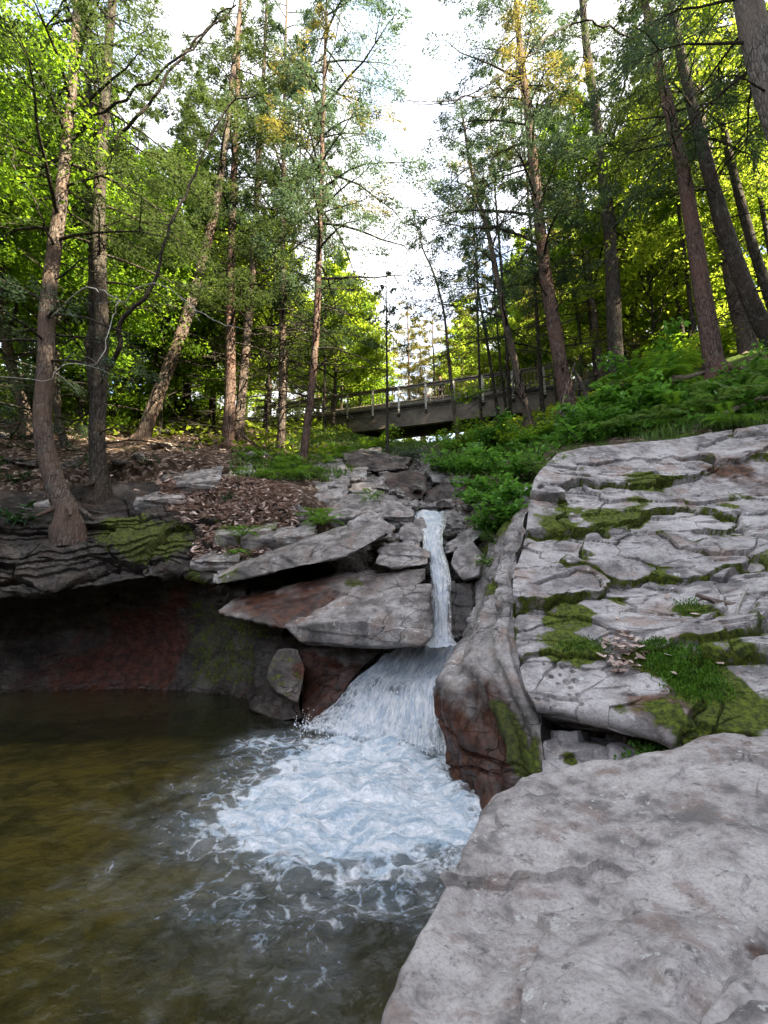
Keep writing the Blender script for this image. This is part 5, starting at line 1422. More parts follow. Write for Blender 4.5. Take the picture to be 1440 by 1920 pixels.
# slim bare poles of the stand, each with a small high crown
DENS = 1.3
PG = 'slim pole trees standing in the forest'
pole = proto('slim pole tree with a small high crown standing in the forest', 'needle', 'hemlock', 17, 1.5, 9.5, 24, 110, .12, 21, PG, 'pole_tree', 'bark_dark', .075)
fp = True
for x, y in [(-8.2, 15.5), (-10.5, 17.2), (-6.6, 17.0), (-5.0, 18.5), (-3.9, 17.2), (-12.2, 15.2), (-9.0, 19.0), (-2.6, 19.5), (5.2, 18.2), (6.1, 17.0), (7.3, 18.6), (8.0, 16.4), (9.4, 16.8), (10.6, 15.2), (4.3, 19.6), (11.8, 17.6), (13.2, 15.6), (9.9, 13.6), (12.4, 13.2), (-14.5, 18.5)]:
    z = float(ground(np.array([x]), np.array([y]))[0])
    loc, rz, sc = (x, y, z), float(rb.uniform(0, 6.28)), float(rb.uniform(.8, 1.15))
    if fp: pole.location = loc; pole.scale = (sc,) * 3; fp = False
    else: copy_thing(pole, loc, rz, sc)

# low bushes under them
def bush_proto(name, label, mat, R, H, n, size, seed, group, cat='shrub', width=.62, stems=7, flat=.6):
    r = np.random.default_rng(4000 + seed)
    root = empty(name, (0, 0, 0), label, cat, group)
    wood, cr = MB(), Crown()
    for k in range(stems):
        az = k * 2.4 + r.uniform(-.4, .4); L = R * r.uniform(.5, 1.1)
        p = branch_curve(np.array([0, 0, -.1]), az, L, H / R * r.uniform(.7, 1.2), .3 * H / R, r, .12)
        wood.tube(p, np.linspace(.012 + .006 * R, .003, len(p)), 4, cap=False)
        m = n // stems
        s = r.beta(1.6, 1.1, m) * (len(p) - 1); i = np.minimum(s.astype(int), len(p) - 2); f = (s - i)[:, None]
        c = p[i] * (1 - f) + p[i + 1] * f + rand_unit(r, m) * (.38 * R * r.random(m) ** .6)[:, None] * [1, 1, flat]
        ax = rand_unit(r, m) * [1, 1, .4]; ax[:, 2] -= .15
        cr.add(leafs(r, c, ax, size, width, .35))
    wood.build('stems', M['bark_dark'], root, smooth=True)
    link('leaves', mesh_np('leaves', np.concatenate(cr.v), np.concatenate(cr.f), M[mat], smooth=False), root)
    return root
UG = 'bushes of the forest floor behind the gorge'
bp = [bush_proto('understory_bush', 'lime leaved bush on the far forest floor', 'broad_lime', 1.5, 1.9, 2600, .15, 1, UG),
      bush_proto('understory_bush', 'darker green bush on the far forest floor', 'broad', 1.4, 1.6, 2600, .14, 2, UG)]
fb = [True, True]
us = [(-16, 16, 1), (-13, 18, 0), (-11, 19.5, 0), (-8.8, 20, 1), (-9, 25, 0), (-6, 27, 0), (-12, 24, 0), (-15, 22, 0), (-18, 18, 1), (-20, 21, 0), (-3, 26.5, 0), (-1.2, 28, 0), (-18, 12.5, 1),
      (13.5, 14.2, 0), (14.5, 19, 0), (12, 20.5, 0), (16.5, 17.5, 0), (17, 13.5, 1), (6.5, 25, 0), (9, 24, 0), (3, 30, 0), (5, 29, 0), (0.5, 33, 0), (12.5, 22.5, 0), (10.6, 14.2, 1), (15.2, 12.2, 1), (7.6, 22.8, 0)]
for x, y, k in us:
    z = float(ground(np.array([x]), np.array([y]))[0])
    loc, rz, sc = (x, y, z), float(rb.uniform(0, 6.28)), float(rb.uniform(.75, 1.25))
    if fb[k]:
        o = bp[k]; o.location = loc; o.rotation_euler = (0, 0, rz); o.scale = (sc,) * 3; fb[k] = False
    else:
        copy_thing(bp[k], loc, rz, sc)

# near broadleaf tree whose boughs hang into the top left corner
tree('broadleaf tree outside the left edge, its bright leaves filling the top left corner', [(-330, 900), (-300, 600), (-250, 300), (-210, 0)], 8.2, 34, 19, 'bark_grey', bl(8.5, 18, 4.2, 40, 150, 'broad', .10), seed=60, name='broadleaf_tree')
tree('broadleaf tree between the left trunks with mid green leaves', [(215, 800), (222, 640), (232, 480), (246, 300)], 15.5, 12, 19, 'bark_dark', bl(9.0, 18.5, 3.3, 42, 130, 'broad', .12), seed=61, name='broadleaf_tree', n=8)
tree('broadleaf tree among the far left trunks with lime leaves', [(395, 790), (400, 660), (405, 520), (408, 380)], 18.5, 12, 20, 'bark_dark', bl(11.5, 19.5, 3.4, 42, 130, 'broad_lime', .13), seed=62, name='broadleaf_tree', n=8)
tree('broadleaf tree with lime leaves left of the footbridge', [(625, 790), (630, 690), (634, 600), (636, 500)], 21, 9, 19, 'bark_dark', bl(12, 18, 2.8, 36, 130, 'broad_lime', .14), seed=63, name='broadleaf_tree', n=8)

DENS = 1.1
MID = [(300, 815, 14.5, 9, 18, 'bl', 'broad', 8.0, 'leafy understory tree between the leaning trunk and the double hemlock'),
       (70, 820, 13.0, 9, 17, 'bl', 'broad', 6.5, 'leafy understory tree behind the hooked hemlock'),
       (-40, 850, 10.5, 9, 16, 'nd', 'hemlock_blue', 5.5, 'young bluish hemlock at the left edge above the laurels'),
       (400, 810, 16.5, 8, 17, 'bl', 'broad_lime', 9.5, 'lime leaved understory tree behind the pair of hemlocks'),
       (500, 830, 16.0, 7, 17, 'nd', 'hemlock', 10.0, 'young dark hemlock between the pair and the slim hemlock'),
       (145, 790, 16.0, 8, 18, 'bl', 'broad_lime', 8.5, 'lime leaved understory tree far behind the double hemlock'),
       (1220, 700, 15.0, 8, 19, 'bl', 'broad_lime', 10.5, 'green understory tree behind the big leafy bush'),
       (1290, 690, 15.5, 8, 20, 'bl', 'broad_lime', 11.0, 'lime leaved understory tree left of the reddish hemlock'),
       (1420, 650, 15.5, 9, 20, 'bl', 'broad_lime', 11.5, 'lime leaved understory tree at the right edge'),
       (1085, 760, 17.5, 8, 21, 'nd', 'hemlock_olive', 11.0, 'olive young hemlock behind the bridge end')]
for i, (u, v, Y, w_, tp, kd, mt, z0, lab) in enumerate(MID):
    c = bl(z0, tp - .3, 2.7, 32, 120, mt, .12) if kd == 'bl' else nd(z0, tp - .3, 2.2, 36, 120, mt, .10)
    tree(lab, [(u, v), (u + 4, v - 110), (u + 2 + (u < 720) * 8 - (u > 720) * 14, v - 240)], Y, w_, tp, 'bark_dark', c, seed=80 + i, name='young_tree', n=8)
# ------------------------------------------------------------------ ferns, shrubs and herbs near the stream
def fern_mesh(r, nf, L, name='fronds'):
    cr = Crown()
    for k in range(nf):
        az = k * 2.4 + r.uniform(-.4, .4); l = L * r.uniform(.7, 1.15)
        p = branch_curve(np.zeros(3), az, l * .9, r.uniform(.9, 1.5), r.uniform(.8, 1.25), r, .03, 12)
        q = spline(p, 26)
        for i in range(3, 26):
            d = q[min(i + 1, 25)] - q[i - 1]; d /= np.linalg.norm(d)
            sd = np.cross(d, [0, 0, 1]); sd /= np.linalg.norm(sd) + 1e-9
            w = l * .26 * math.sin(math.pi * min(1, (26 - i) / 24) ** .8) + .01
            for s_ in (-1, 1):
                ax = sd * s_ + d * .35; ax[2] -= .15
                cr.add(quads_from((q[i] + ax * w * .5)[None], (ax * w * .5)[None], (np.cross(ax, [0, 0, 1.]) * .0 + d * l * .018)[None]))
        st, sf = tube(q, np.linspace(.006, .002, 26), 3)
        cr.v.append(st); cr.f.append(sf + cr.n); cr.n += len(st)
    return np.concatenate(cr.v), np.concatenate(cr.f)
def fern(label, u, v, Y, L, nf, seed, mat='fern', group=None):
    r = np.random.default_rng(seed)
    p = W(u, v, Y)
    V, Fq = fern_mesh(r, nf, L)
    o = link('fern', mesh_np('fern', V, Fq, M[mat], smooth=False)); o.location = p
    return tag(o, label, 'fern', group)
fern('bright green fern on the pale slabs left of the stream', 605, 985, 8.9, .55, 15, 1)
fern('fern on the mossy stone in front of the leaf litter', 455, 1005, 8.5, .42, 11, 2)
fern('fern left of the bright fern on the slabs', 585, 968, 9.4, .35, 10, 3)
fern('pale fern on the dome side of the stream bed', 693, 938, 9.6, .35, 10, 4)
fern('small fern below the leaf pile', 440, 1040, 8.2, .28, 9, 5)
for i, (u, v, Y) in enumerate([(470, 870, 12.2), (500, 890, 11.6), (530, 880, 11.8), (555, 895, 11.2), (515, 905, 10.9), (580, 890, 11.8), (545, 870, 12.6), (610, 870, 13.0), (480, 905, 10.7), (640, 855, 14.5), (670, 845, 15.2), (620, 850, 14.8), (455, 855, 13.0)]):
    fern('light green fern of the patch below the slim trunks', u, v, Y, .62, 12, 20 + i, group='ferns below the slim left trunks')
for i, (u, v, Y) in enumerate([(1215, 745, 11.2), (1190, 715, 12.0), (1240, 725, 11.6), (1225, 700, 12.4), (1265, 690, 12.6)]):
    fern('tall fern beside the big leafy bush on the right bank', u, v, Y, 1.05, 16, 50 + i, group='tall ferns on the right bank')
for i, (u, v, Y) in enumerate([(1180, 800, 9.7), (1240, 790, 9.6), (1290, 770, 9.6), (1350, 760, 9.5), (1400, 750, 9.4), (1130, 815, 9.8), (1320, 735, 10.2), (1390, 720, 10.2), (1430, 745, 9.6), (1155, 780, 10.4)]):
    fern('arching fern along the top edge of the ledge', u, v, Y, .6, 12, 70 + i, mat='grass', group='ferns along the ledge top')

def shrub(label, u, v, Y, R, H, n, mat='herb', size=.09, seed=0, group=None, dz=0.0, width=.6, name='shrub', cat='shrub'):
    if mat == 'herb': size *= 1.3; H *= 1.15
    o = bush_proto(name, label, mat, R, H, n, size, 100 + seed, group, cat, width)
    p = W(u, v, Y); o.location = p + [0, 0, dz]
    return o
shrub('glossy laurel bush in the shade at the lower left edge', 30, 975, 8.9, .42, .5, 150, 'laurel', .17, 1, width=.34)
shrub('dark laurel bush above the glossy laurel at the left edge', 25, 905, 10.2, .6, .6, 220, 'laurel', .16, 2, width=.36)
shrub('low green plant beneath the mid left trunks', 60, 850, 12.5, .7, .5, 240, 'laurel', .13, 3, width=.4)
shrub('small seedling on the rim right of the leaf pile', 425, 930, 9.6, .22, .25, 60, 'laurel', .08, 4)
shrub('dense dark green bush beneath the footbridge at the stream head', 765, 858, 14.8, .75, .8, 900, 'hemlock_blue', .10, 5, width=.4)
shrub('big leafy bush in front of the lime leaves on the right bank', 1205, 745, 11.6, 1.0, 1.5, 1400, 'herb', .12, 6)
shrub('light green bush in front of the far right trunks', 1270, 690, 13.2, 1.0, 1.2, 1000, 'broad_lime', .12, 7)
shrub('lime bush at the foot of the brown trunk at the right edge', 1395, 668, 13.5, 1.0, 1.2, 900, 'broad_lime', .12, 8)
shrub('leafy bush hanging over the right wall of the ravine', 925, 985, 8.35, .55, .45, 1000, 'herb', .075, 9)
shrub('fine leaved greenery trailing below the hanging bush', 935, 1015, 7.95, .35, .3, 600, 'grass', .08, 10, width=.25)
shrub('bush on the brink left of the ledge top', 960, 890, 9.3, .75, .7, 1200, 'herb', .09, 11)
shrub('bush with broad leaves right of the bright twig by the girder', 895, 880, 11.0, .8, .7, 1000, 'herb', .10, 12)
shrub('small leafy twigs hanging in front of the red rock', 885, 935, 9.4, .4, .35, 380, 'herb', .08, 13)
shrub('bush between the stream head and the hanging greenery', 850, 880, 12.2, .75, .7, 900, 'herb', .10, 14)
shrub('bush below the right end of the girder', 925, 820, 14.0, .95, .9, 1100, 'herb', .11, 15)
shrub('light bush below the middle of the girder', 860, 835, 15.4, .9, .8, 900, 'broad', .12, 16)
shrub('broad leaved bush on the ledge rim below the abutment', 1100, 805, 10.6, .8, .7, 1100, 'herb', .10, 19)
shrub('heart leaved bush right of the rim bush', 1150, 795, 10.3, .7, .6, 900, 'herb', .10, 20)
shrub('bush under the dark mossy trunk', 1120, 765, 12.2, .9, .7, 900, 'herb', .11, 21)
shrub('pale leafy bush below the left half of the girder', 700, 835, 17.0, .9, .7, 700, 'broad', .12, 22)
shrub('bush spilling over the left corner of the ledge', 985, 930, 8.0, .6, .5, 900, 'herb', .085, 41)
shrub('leafy tangle above the fine trailing greenery', 955, 965, 7.9, .6, .55, 1000, 'herb', .085, 42)
shrub('bush on the ravine wall right of the leafy twigs', 930, 925, 9.0, .7, .55, 1000, 'herb', .095, 43)
shrub('yellowish green grassy tuft at the top left corner of the ledge', 1020, 880, 8.2, .4, .4, 500, 'grass', .16, 44, width=.12)
shrub('low moss green plants hanging beside the grooved rock shoulder', 930, 1050, 7.35, .4, .3, 500, 'grass', .07, 45, width=.4)
shrub('bush with large leaves among the herbs above the ledge', 1190, 770, 10.2, .9, .8, 900, 'herb', .13, 47)
shrub('bush right of the grey stump at the foot of the reddish hemlock', 1400, 715, 10.6, .9, .7, 800, 'herb', .11, 49)
shrub('light bush just below the girder between the thin trunks', 985, 830, 13.2, 1.0, .9, 1000, 'broad', .13, 50)
rq = np.random.default_rng(91)
for i in range(16):
    u, v = rq.uniform(-20, 520), rq.uniform(790, 880)
    p = gpoint(u, v, 9.5, 24); r_ = rq.uniform(.15, .4)
    q = rq.normal(size=(12, 3)); q /= np.linalg.norm(q, axis=1)[:, None]
    block('stone', q * [r_, r_ * .8, r_ * .45] + p + [0, 0, .03], M['slab'] if i % 3 else M['dark_rock'], 'half buried grey stone on the shaded floor of the left bank', 400 + i, 18, r_ * .2, r_ * .15, r_ * .3, cat='stone', group='half buried stones of the left bank', base=(.3 * rq.random(), 0, 0), lod=5)
lp_ = bush_proto('seedling', 'small green seedling on the shaded floor of the left bank', 'laurel', .3, .3, 60, .10, 88, 'seedlings of the left bank', 'plant', .45)
for i in range(26):
    p = gpoint(rq.uniform(-20, 520), rq.uniform(780, 885), 9.5, 26)
    if i == 0: lp_.location = p
    else: copy_thing(lp_, p, rq.uniform(0, 6.28), rq.uniform(.6, 1.5))
# twigs with sunlit leaves that cross the railing
for i, (u, v, Y, lab) in enumerate([(875, 715, 16.4, 'sprig of light leaves across the railing right of the crooked sapling'), (880, 770, 16.2, 'sprig of light leaves in front of the girder'), (905, 790, 15.8, 'lower sprig of light leaves at the girder edge')]):
    shrub(lab, u, v + 30, Y, .75, .45, 230, 'broad', .13, 30 + i, name='sapling', cat='sapling')
# herbs: short leafy clumps on the right bank
HG = 'leafy herbs on the right bank'
DENS = 1.0
hp = bush_proto('herb_clump', 'leafy green herb clump on the bank above the ledge', 'herb', .5, .5, 200, .15, 60, HG, 'plant')
rh = np.random.default_rng(9)
first_h = True
cnt = 0
for k in range(600):
    u, v = rh.uniform(870, 1460), rh.uniform(690, 880)
    top = np.interp(u, [870, 1000, 1050, 1250, 1460], [880, 862, 838, 815, 795])
    bot = np.interp(u, [870, 1000, 1150, 1340, 1460], [800, 790, 755, 705, 690])
    if not (bot < v < top - 4): continue
    p = gpoint(u, v, 8.6, 30)
    if p[1] > 24 or fbm(p[None] * .9, 2)[0] < -.12: continue
    sc = rh.uniform(.5, 1.15)
    if first_h: o = hp; o.location = p; first_h = False
    else: o = copy_thing(hp, p, rh.uniform(0, 6.28), sc)
    cnt += 1
    if cnt >= 75: break

BF = 'ferns scattered over the right bank'
fb_ = None
for i in range(46):
    u, v = rh.uniform(870, 1450), rh.uniform(700, 880)
    top = np.interp(u, [870, 1000, 1050, 1250, 1460], [880, 862, 838, 815, 795]); bot = np.interp(u, [870, 1000, 1150, 1340, 1460], [800, 790, 755, 705, 690])
    if not (bot < v < top - 2): continue
    p = gpoint(u, v, 8.6, 22)
    if fb_ is None:
        Vf, Ff = fern_mesh(np.random.default_rng(333), 13, .6); fb_ = mesh_np('fern', Vf, Ff, M['fern'], smooth=False)
    o = link('fern', fb_); o.location = p; o.rotation_euler = (0, 0, rh.uniform(0, 6.28)); o.scale = (rh.uniform(.6, 1.2),) * 3
    tag(o, 'fern among the herbs of the right bank above the ledge', 'fern', BF)
# ------------------------------------------------------------------ litter, grass and moss
def scatter_on(Psheet, r, n, keep, nup=.35):
    V = Psheet.reshape(-1, 3); Nv = face_camera(grid_normals(Psheet), Psheet).reshape(-1, 3)
    u, v = proj(V); k = np.nonzero(keep(u, v) & (Nv[:, 2] > nup))[0]
    k = r.choice(k, n, replace=len(k) < n)
    return V[k] + r.normal(0, .012, (len(k), 3)), Nv[k]
def leaf_litter(r, c, size=.10):
    n = len(c); a = rand_unit(r, n) * [1, 1, .35]; a /= np.linalg.norm(a, axis=1)[:, None]
    b = np.cross(a, np.array([0, 0, 1.0]) + .5 * rand_unit(r, n)); b /= np.linalg.norm(b, axis=1)[:, None]
    s = size * r.uniform(.5, 1.4, n); up = np.cross(b, a)
    A, B, U = a * (s / 2)[:, None], b * (s * .27)[:, None], up * (s * .13 * r.uniform(-1, 1, n))[:, None]
    V = np.stack([c - A, c - A * .3 + B + U, c + A * .45 + B * .8 + U * .4, c + A * 1.05, c + A * .45 - B * .8 + U * .7, c - A * .3 - B + U], 1).reshape(-1, 3)
    i = np.arange(n)[:, None] * 6
    return V, np.concatenate([i + [0, 1, 2, 3], i + [0, 3, 4, 5]])
rl = np.random.default_rng(21)
pts = []
def inpoly(u, v, poly):
    poly = np.array(poly, float); ins = np.zeros(len(u), bool); j = len(poly) - 1
    for i in range(len(poly)):
        xi, yi = poly[i]; xj, yj = poly[j]
        ins ^= ((yi > v) != (yj > v)) & (u < (xj - xi) * (v - yi) / (yj - yi + 1e-9) + xi); j = i
    return ins
def ground_scatter(r, n, x0, x1, y0, y1, poly):
    x, y = r.uniform(x0, x1, n), r.uniform(y0, y1, n); z = ground(x, y)
    u, v = proj(np.stack([x, y, z], 1)); ok = inpoly(u, v, poly)
    return np.stack([x, y, z], 1)[ok]
g1 = ground_scatter(rl, 70000, -9, 1, 7.5, 16, [(330, 905), (450, 895), (560, 915), (560, 985), (470, 1060), (390, 1055), (330, 990), (290, 930)])
g2 = ground_scatter(rl, 16000, -14, -2, 9, 20, [(-60, 760), (500, 790), (500, 880), (250, 930), (-60, 960)])
c1, _ = scatter_on(CLIFF_P, rl, 2600, lambda u, v: inpoly(u, v, [(290, 900), (560, 930), (540, 1050), (430, 1075), (355, 1045), (380, 1000), (310, 960)]), .1)
pts = np.concatenate([g1[:5200], g2[:2600], c1])
pts[:, 2] += rl.uniform(.0, .05, len(pts))
V, Fq = leaf_litter(rl, pts, .15)
o = link('leaf_litter', mesh_np('leaf_litter', V, Fq, M['dead_leaf'], smooth=False)); tag(o, 'pale brown fallen leaves covering the left bank and its hollow', 'leaf litter', kind='stuff')
c2, _ = scatter_on(LEDGE_P, rl, 110, lambda u, v: np.hypot((u - 1165) / 42, (v - 1232) / 38) < 1, -1)
c3, _ = scatter_on(LEDGE_P, rl, 25, lambda u, v: inpoly(u, v, [(1150, 1060), (1400, 1080), (1400, 1330), (1130, 1330)]), .2)
cc_ = np.concatenate([c2 + [0, -.03, .03], c3 + [0, 0, .015]]); cc_[:, 2] += rl.uniform(0, .05, len(cc_))
V, Fq = leaf_litter(rl, cc_, .078)
o = link('leaf_pile', mesh_np('leaf_pile', V, Fq, M['dead_leaf'], smooth=False)); tag(o, 'small heap of pale dead leaves caught on the sloping ledge beside the bright moss', 'leaf pile', kind='stuff')
def blades(r, c, L, w=.012, bend=.6):
    n = len(c); az = r.uniform(0, 6.28, n); d = np.stack([np.cos(az), np.sin(az), 0 * az], 1); sd = np.stack([-np.sin(az), np.cos(az), 0 * az], 1)
    l = (L * r.uniform(.5, 1.3, n))[:, None]; wv_ = sd * w * r.uniform(.6, 1.3, n)[:, None]; k = bend * r.uniform(.3, 1.4, n)[:, None]
    up = np.array([0, 0, 1.0])
    m1 = c + up * l * .6 + d * l * .25 * k; t_ = c + up * l * (1 - .35 * k) + d * l * .8 * k
    V = np.stack([c - wv_, c + wv_, m1 + wv_ * .8, m1 - wv_ * .8, t_ + wv_ * .12, t_ - wv_ * .12], 1).reshape(-1, 3)
    i = np.arange(n)[:, None] * 6
    return V, np.concatenate([i + [0, 1, 2, 3], i + [3, 2, 4, 5]])
gg = ground_scatter(rl, 90000, 1.5, 14, 8.2, 18, [(870, 880), (1000, 862), (1060, 842), (1250, 822), (1470, 800), (1470, 690), (1340, 700), (1150, 745), (1000, 790), (880, 800)])
gg = gg[fbm(gg * .8 + 4, 3) > .08]
V, Fq = blades(rl, gg[:7000], .26)
o = link('grass', mesh_np('grass', V, Fq, M['grass'], smooth=False)); tag(o, 'long grass tufts growing between herbs above the sloping ledge', 'grass', kind='stuff')
g3 = ground_scatter(rl, 60000, -6, 5, 10, 22, [(430, 900), (620, 905), (760, 850), (870, 860), (870, 800), (620, 800), (430, 860)])
V, Fq = blades(rl, g3[:5000], .2, .016)
c_ = g3[5000:9000] + [0, 0, .05]
V2, F2 = leafs(rl, c_, rand_unit(rl, len(c_)) * [1, 1, .4], .12, .6, .3)
o = link('ground_cover', mesh_np('ground_cover', np.concatenate([V, V2]), np.concatenate([Fq, F2 + len(V)]), M['grass'], smooth=False)); tag(o, 'low green ground cover around the stream head', 'ground cover', kind='stuff')
# low cover on far slopes
g4 = np.stack([rl.uniform(-26, 26, 26000), rl.uniform(13, 34, 26000), np.zeros(26000)], 1)
g4 = g4[(np.abs(g4[:, 0] - 1) > 2.5) | (g4[:, 1] > 24)]
g4[:, 2] = ground(g4[:, 0], g4[:, 1]) + rl.uniform(0, .45, len(g4)) * (fbm(g4 * .3, 2) > -.25)
V2, F2 = leafs(rl, g4, rand_unit(rl, len(g4)) * [1, 1, .5], .22, .55, .4)
o = link('undergrowth', mesh_np('undergrowth', V2, F2, M['broad_lime'], smooth=False)); tag(o, 'low leafy undergrowth covering the far forest floor', 'undergrowth', kind='stuff')
# the bright moss cushion and moss tufts on the ledge
mp, mn_ = [], []
for u, v, ru, rv, n in [(1265, 1240, 70, 36, 2600), (1300, 1272, 60, 36, 2600), (1232, 1218, 40, 22, 900), (1330, 1300, 60, 26, 700), (1100, 1215, 60, 20, 500), (1290, 1140, 34, 18, 350)]:
    a, b = scatter_on(LEDGE_P, rl, n, lambda uu, vv: np.hypot((uu - u) / ru, (vv - v) / rv) < rl.uniform(.6, 1.1, len(uu)), -1)
    mp.append(a)
mp = np.concatenate(mp); V, Fq = blades(rl, mp, .032, .005, .8)
o = link('moss_cushion', mesh_np('moss_cushion', V, Fq, M['mossy'], smooth=False)); tag(o, 'bright green moss cushion spreading over the lower right of the sloping ledge', 'moss', kind='stuff')
a, b = scatter_on(LOW_P, rl, 500, lambda u, v: inpoly(u, v, [(1180, 1390), (1310, 1385), (1310, 1440), (1150, 1430)]), -1)
V, Fq = leafs(rl, a + [0, -.02, .02], rand_unit(rl, len(a)), .045, .6, .4)
o = link('crevice_plants', mesh_np('crevice_plants', V, Fq, M['herb'], smooth=False)); tag(o, 'small green plants growing under the dark crevice of the ledge', 'plants', kind='stuff')

# ------------------------------------------------------------------ dead wood
def stick(label, pts, r0, r1, mat='dead_wood', name='dead_branch', cat='branch', forks=3, seed=0):
    r = np.random.default_rng(seed + 600)
    q = spline(np.array([W(*p) for p in pts]), 30); b = MB()
    b.tube(q, np.linspace(r0, r1, 30), 8, .22)
    for k in range(forks):
        i = r.integers(8, 28); d = rand_unit(r, 1)[0] * [1, .6, .6]; L = r.uniform(.2, .5) * np.linalg.norm(q[-1] - q[0]) * .5
        b.tube(spline(np.array([q[i], q[i] + d * L * .5, q[i] + d * L + [0, 0, -.03]]), 8), np.linspace(r1 * 1.1, r1 * .3, 8), 5, .2)
    org = q[0]
    o = b.build(name, M[mat], None, org, smooth=True); o.location = org
    return tag(o, label, cat)
stick('forked grey driftwood root lying on the ledge at the right edge', [(1500, 1140, 4.75), (1440, 1130, 4.85), (1390, 1135, 4.9), (1345, 1128, 4.95), (1305, 1115, 5.0)], .045, .02, 'dead_wood', 'driftwood', 'driftwood', 4, 1)
stick('short pale stick under the driftwood root on the ledge', [(1375, 1195, 4.55), (1380, 1165, 4.65), (1385, 1135, 4.8), (1400, 1105, 4.95)], .022, .012, 'bare_wood', 'dead_branch', 'branch', 1, 2)
stick('long grey fallen branch across the left leaf litter', [(262, 872, 11.2), (310, 882, 10.9), (345, 890, 10.7), (390, 880, 10.9), (440, 875, 11.0)], .05, .025, 'dead_wood', 'dead_branch', 'branch', 3, 3)
stick('pale pole leaning on the hemlock by the right bridge end', [(1050, 775, 13.4), (1060, 735, 13.5), (1070, 705, 13.6), (1078, 680, 13.7)], .02, .012, 'dead_wood', 'dead_branch', 'branch', 1, 4)
stick('dark fallen trunk leaning in front of the concrete abutment', [(1110, 775, 12.8), (1098, 740, 13.3), (1085, 710, 13.8), (1072, 690, 14.2)], .085, .05, 'bark_dark', 'fallen_trunk', 'fallen trunk', 1, 5)
stick('grey log lying among the ferns above the ledge', [(1300, 805, 9.0), (1340, 785, 9.2), (1390, 762, 9.4), (1450, 742, 9.5)], .06, .04, 'dead_wood', 'log', 'log', 2, 6)
stick('broken grey stump roots left of the reddish hemlock', [(1260, 712, 10.9), (1290, 708, 10.9), (1320, 698, 11.0)], .10, .05, 'dead_wood', 'stump', 'stump', 4, 7)
block('boulder', [W(1052, 790, 12.2), W(1090, 790, 12.2), W(1055, 765, 12.5), W(1088, 762, 12.5), W(1070, 758, 12.9), W(1070, 800, 12.3), W(1050, 775, 13.0), W(1092, 775, 13.0)], M['dark_rock'], 'round grey boulder at the foot of the tall leaning hemlock', 91, 10, .04, .01, .2)

# ------------------------------------------------------------------ footbridge
A = np.array([-7.5, 25.47, 0]); B = np.array([9.6, 20.07, 0]); ZD = 11.55
dB = (B - A) / np.linalg.norm(B - A); nB = np.array([-dB[1], dB[0], 0]); LB = np.linalg.norm(B - A)
if nB[1] < 0: nB = -nB
root_p = (A + B) / 2 + [0, 0, ZD - 1.1]
bridge = empty('footbridge', root_p, 'long dark footbridge with pale railing posts crossing above the stream', 'footbridge')
def bp_(s_, off, z): return A + dB * s_ + nB * off + np.array([0, 0, z])
for off in (0.0, 1.5):
    b = MB(); b.bar(bp_(0, off, ZD - .62), bp_(LB, off, ZD - .62), .16, .86); b.bar(bp_(0, off, ZD - .16), bp_(LB, off, ZD - .16), .26, .06); b.bar(bp_(0, off, ZD - 1.07), bp_(LB, off, ZD - 1.07), .26, .05)
    b.build('girder', M['girder'], bridge, root_p)
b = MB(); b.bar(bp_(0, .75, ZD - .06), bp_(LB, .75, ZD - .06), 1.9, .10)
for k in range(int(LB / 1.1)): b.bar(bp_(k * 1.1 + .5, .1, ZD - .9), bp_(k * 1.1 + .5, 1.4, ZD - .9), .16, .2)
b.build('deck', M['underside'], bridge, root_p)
for off, fr in ((-.14, 1), (1.64, 0)):
    b = MB(); b.bar(bp_(0, off, ZD + 1.07), bp_(LB, off, ZD + 1.07), .13, .06); b.bar(bp_(0, off, ZD + .95), bp_(LB, off, ZD + .95), .05, .09); b.bar(bp_(0, off, ZD + .06), bp_(LB, off, ZD + .06), .05, .08)
    b.build('handrail', M['rail'], bridge, root_p)
    b = MB()
    for k in range(int(LB / .165)): b.bar(bp_(k * .165 + .08, off + .01, ZD + .08), bp_(k * .165 + .08, off + .01, ZD + .93), .03, .03)
    b.build('pickets', M['picket'], bridge, root_p)
    for k in range(int(LB / 1.42) + 1):
        s_ = k * 1.42 + .2; b = MB()
        o2 = off + (-.05 if fr else .05)
        b.bar(bp_(s_, o2, ZD - .36), bp_(s_, o2, ZD + 1.03), .095, .095)
        p = b.build('railing_post', M['post'], bridge, root_p)
        b = MB(); b.bar(bp_(s_, o2, ZD - .50), bp_(s_, o2, ZD - .362), .12, .12); b.bar(bp_(s_, o2 + .04, ZD - .28), bp_(s_, o2 - .07, ZD - .28), .05, .05)
        b.build('bracket', M['underside'], p, root_p)
bb = MB()
for s_, L_, h_, w_ in ((LB - .3, 3.6, 3.0, 2.6),):
    bb.bar(bp_(LB - 1.2, .75, ZD - 1.35), bp_(LB + 2.4, .75, ZD - 1.35), 2.5, 2.5)
    bb.bar(bp_(LB - .2, .75, ZD + .1), bp_(LB + .25, .75, ZD + .1), 2.55, .62)
    bb.bar(bp_(LB + .1, -.7, ZD - .5), bp_(LB + 2.9, -1.6, ZD - .7), .3, 1.9)
p0 = bp_(LB, .75, ZD - 2.6)
o = bb.build('abutment', M['concrete'], None, p0); o.location = p0; tag(o, 'stained grey concrete abutment at the right end of the footbridge', 'abutment')
bb = MB(); bb.bar(bp_(-2.6, .75, ZD - 1.5), bp_(.8, .75, ZD - 1.5), 2.4, 2.6); bb.bar(bp_(-.6, .75, ZD - .1), bp_(-.1, .75, ZD - .1), 2.45, .3)
p0 = bp_(0, .75, ZD - 2.8)
o = bb.build('abutment', M['concrete'], None, p0); o.location = p0; tag(o, 'shaded abutment at the left end of the footbridge, hidden in leaves', 'abutment')

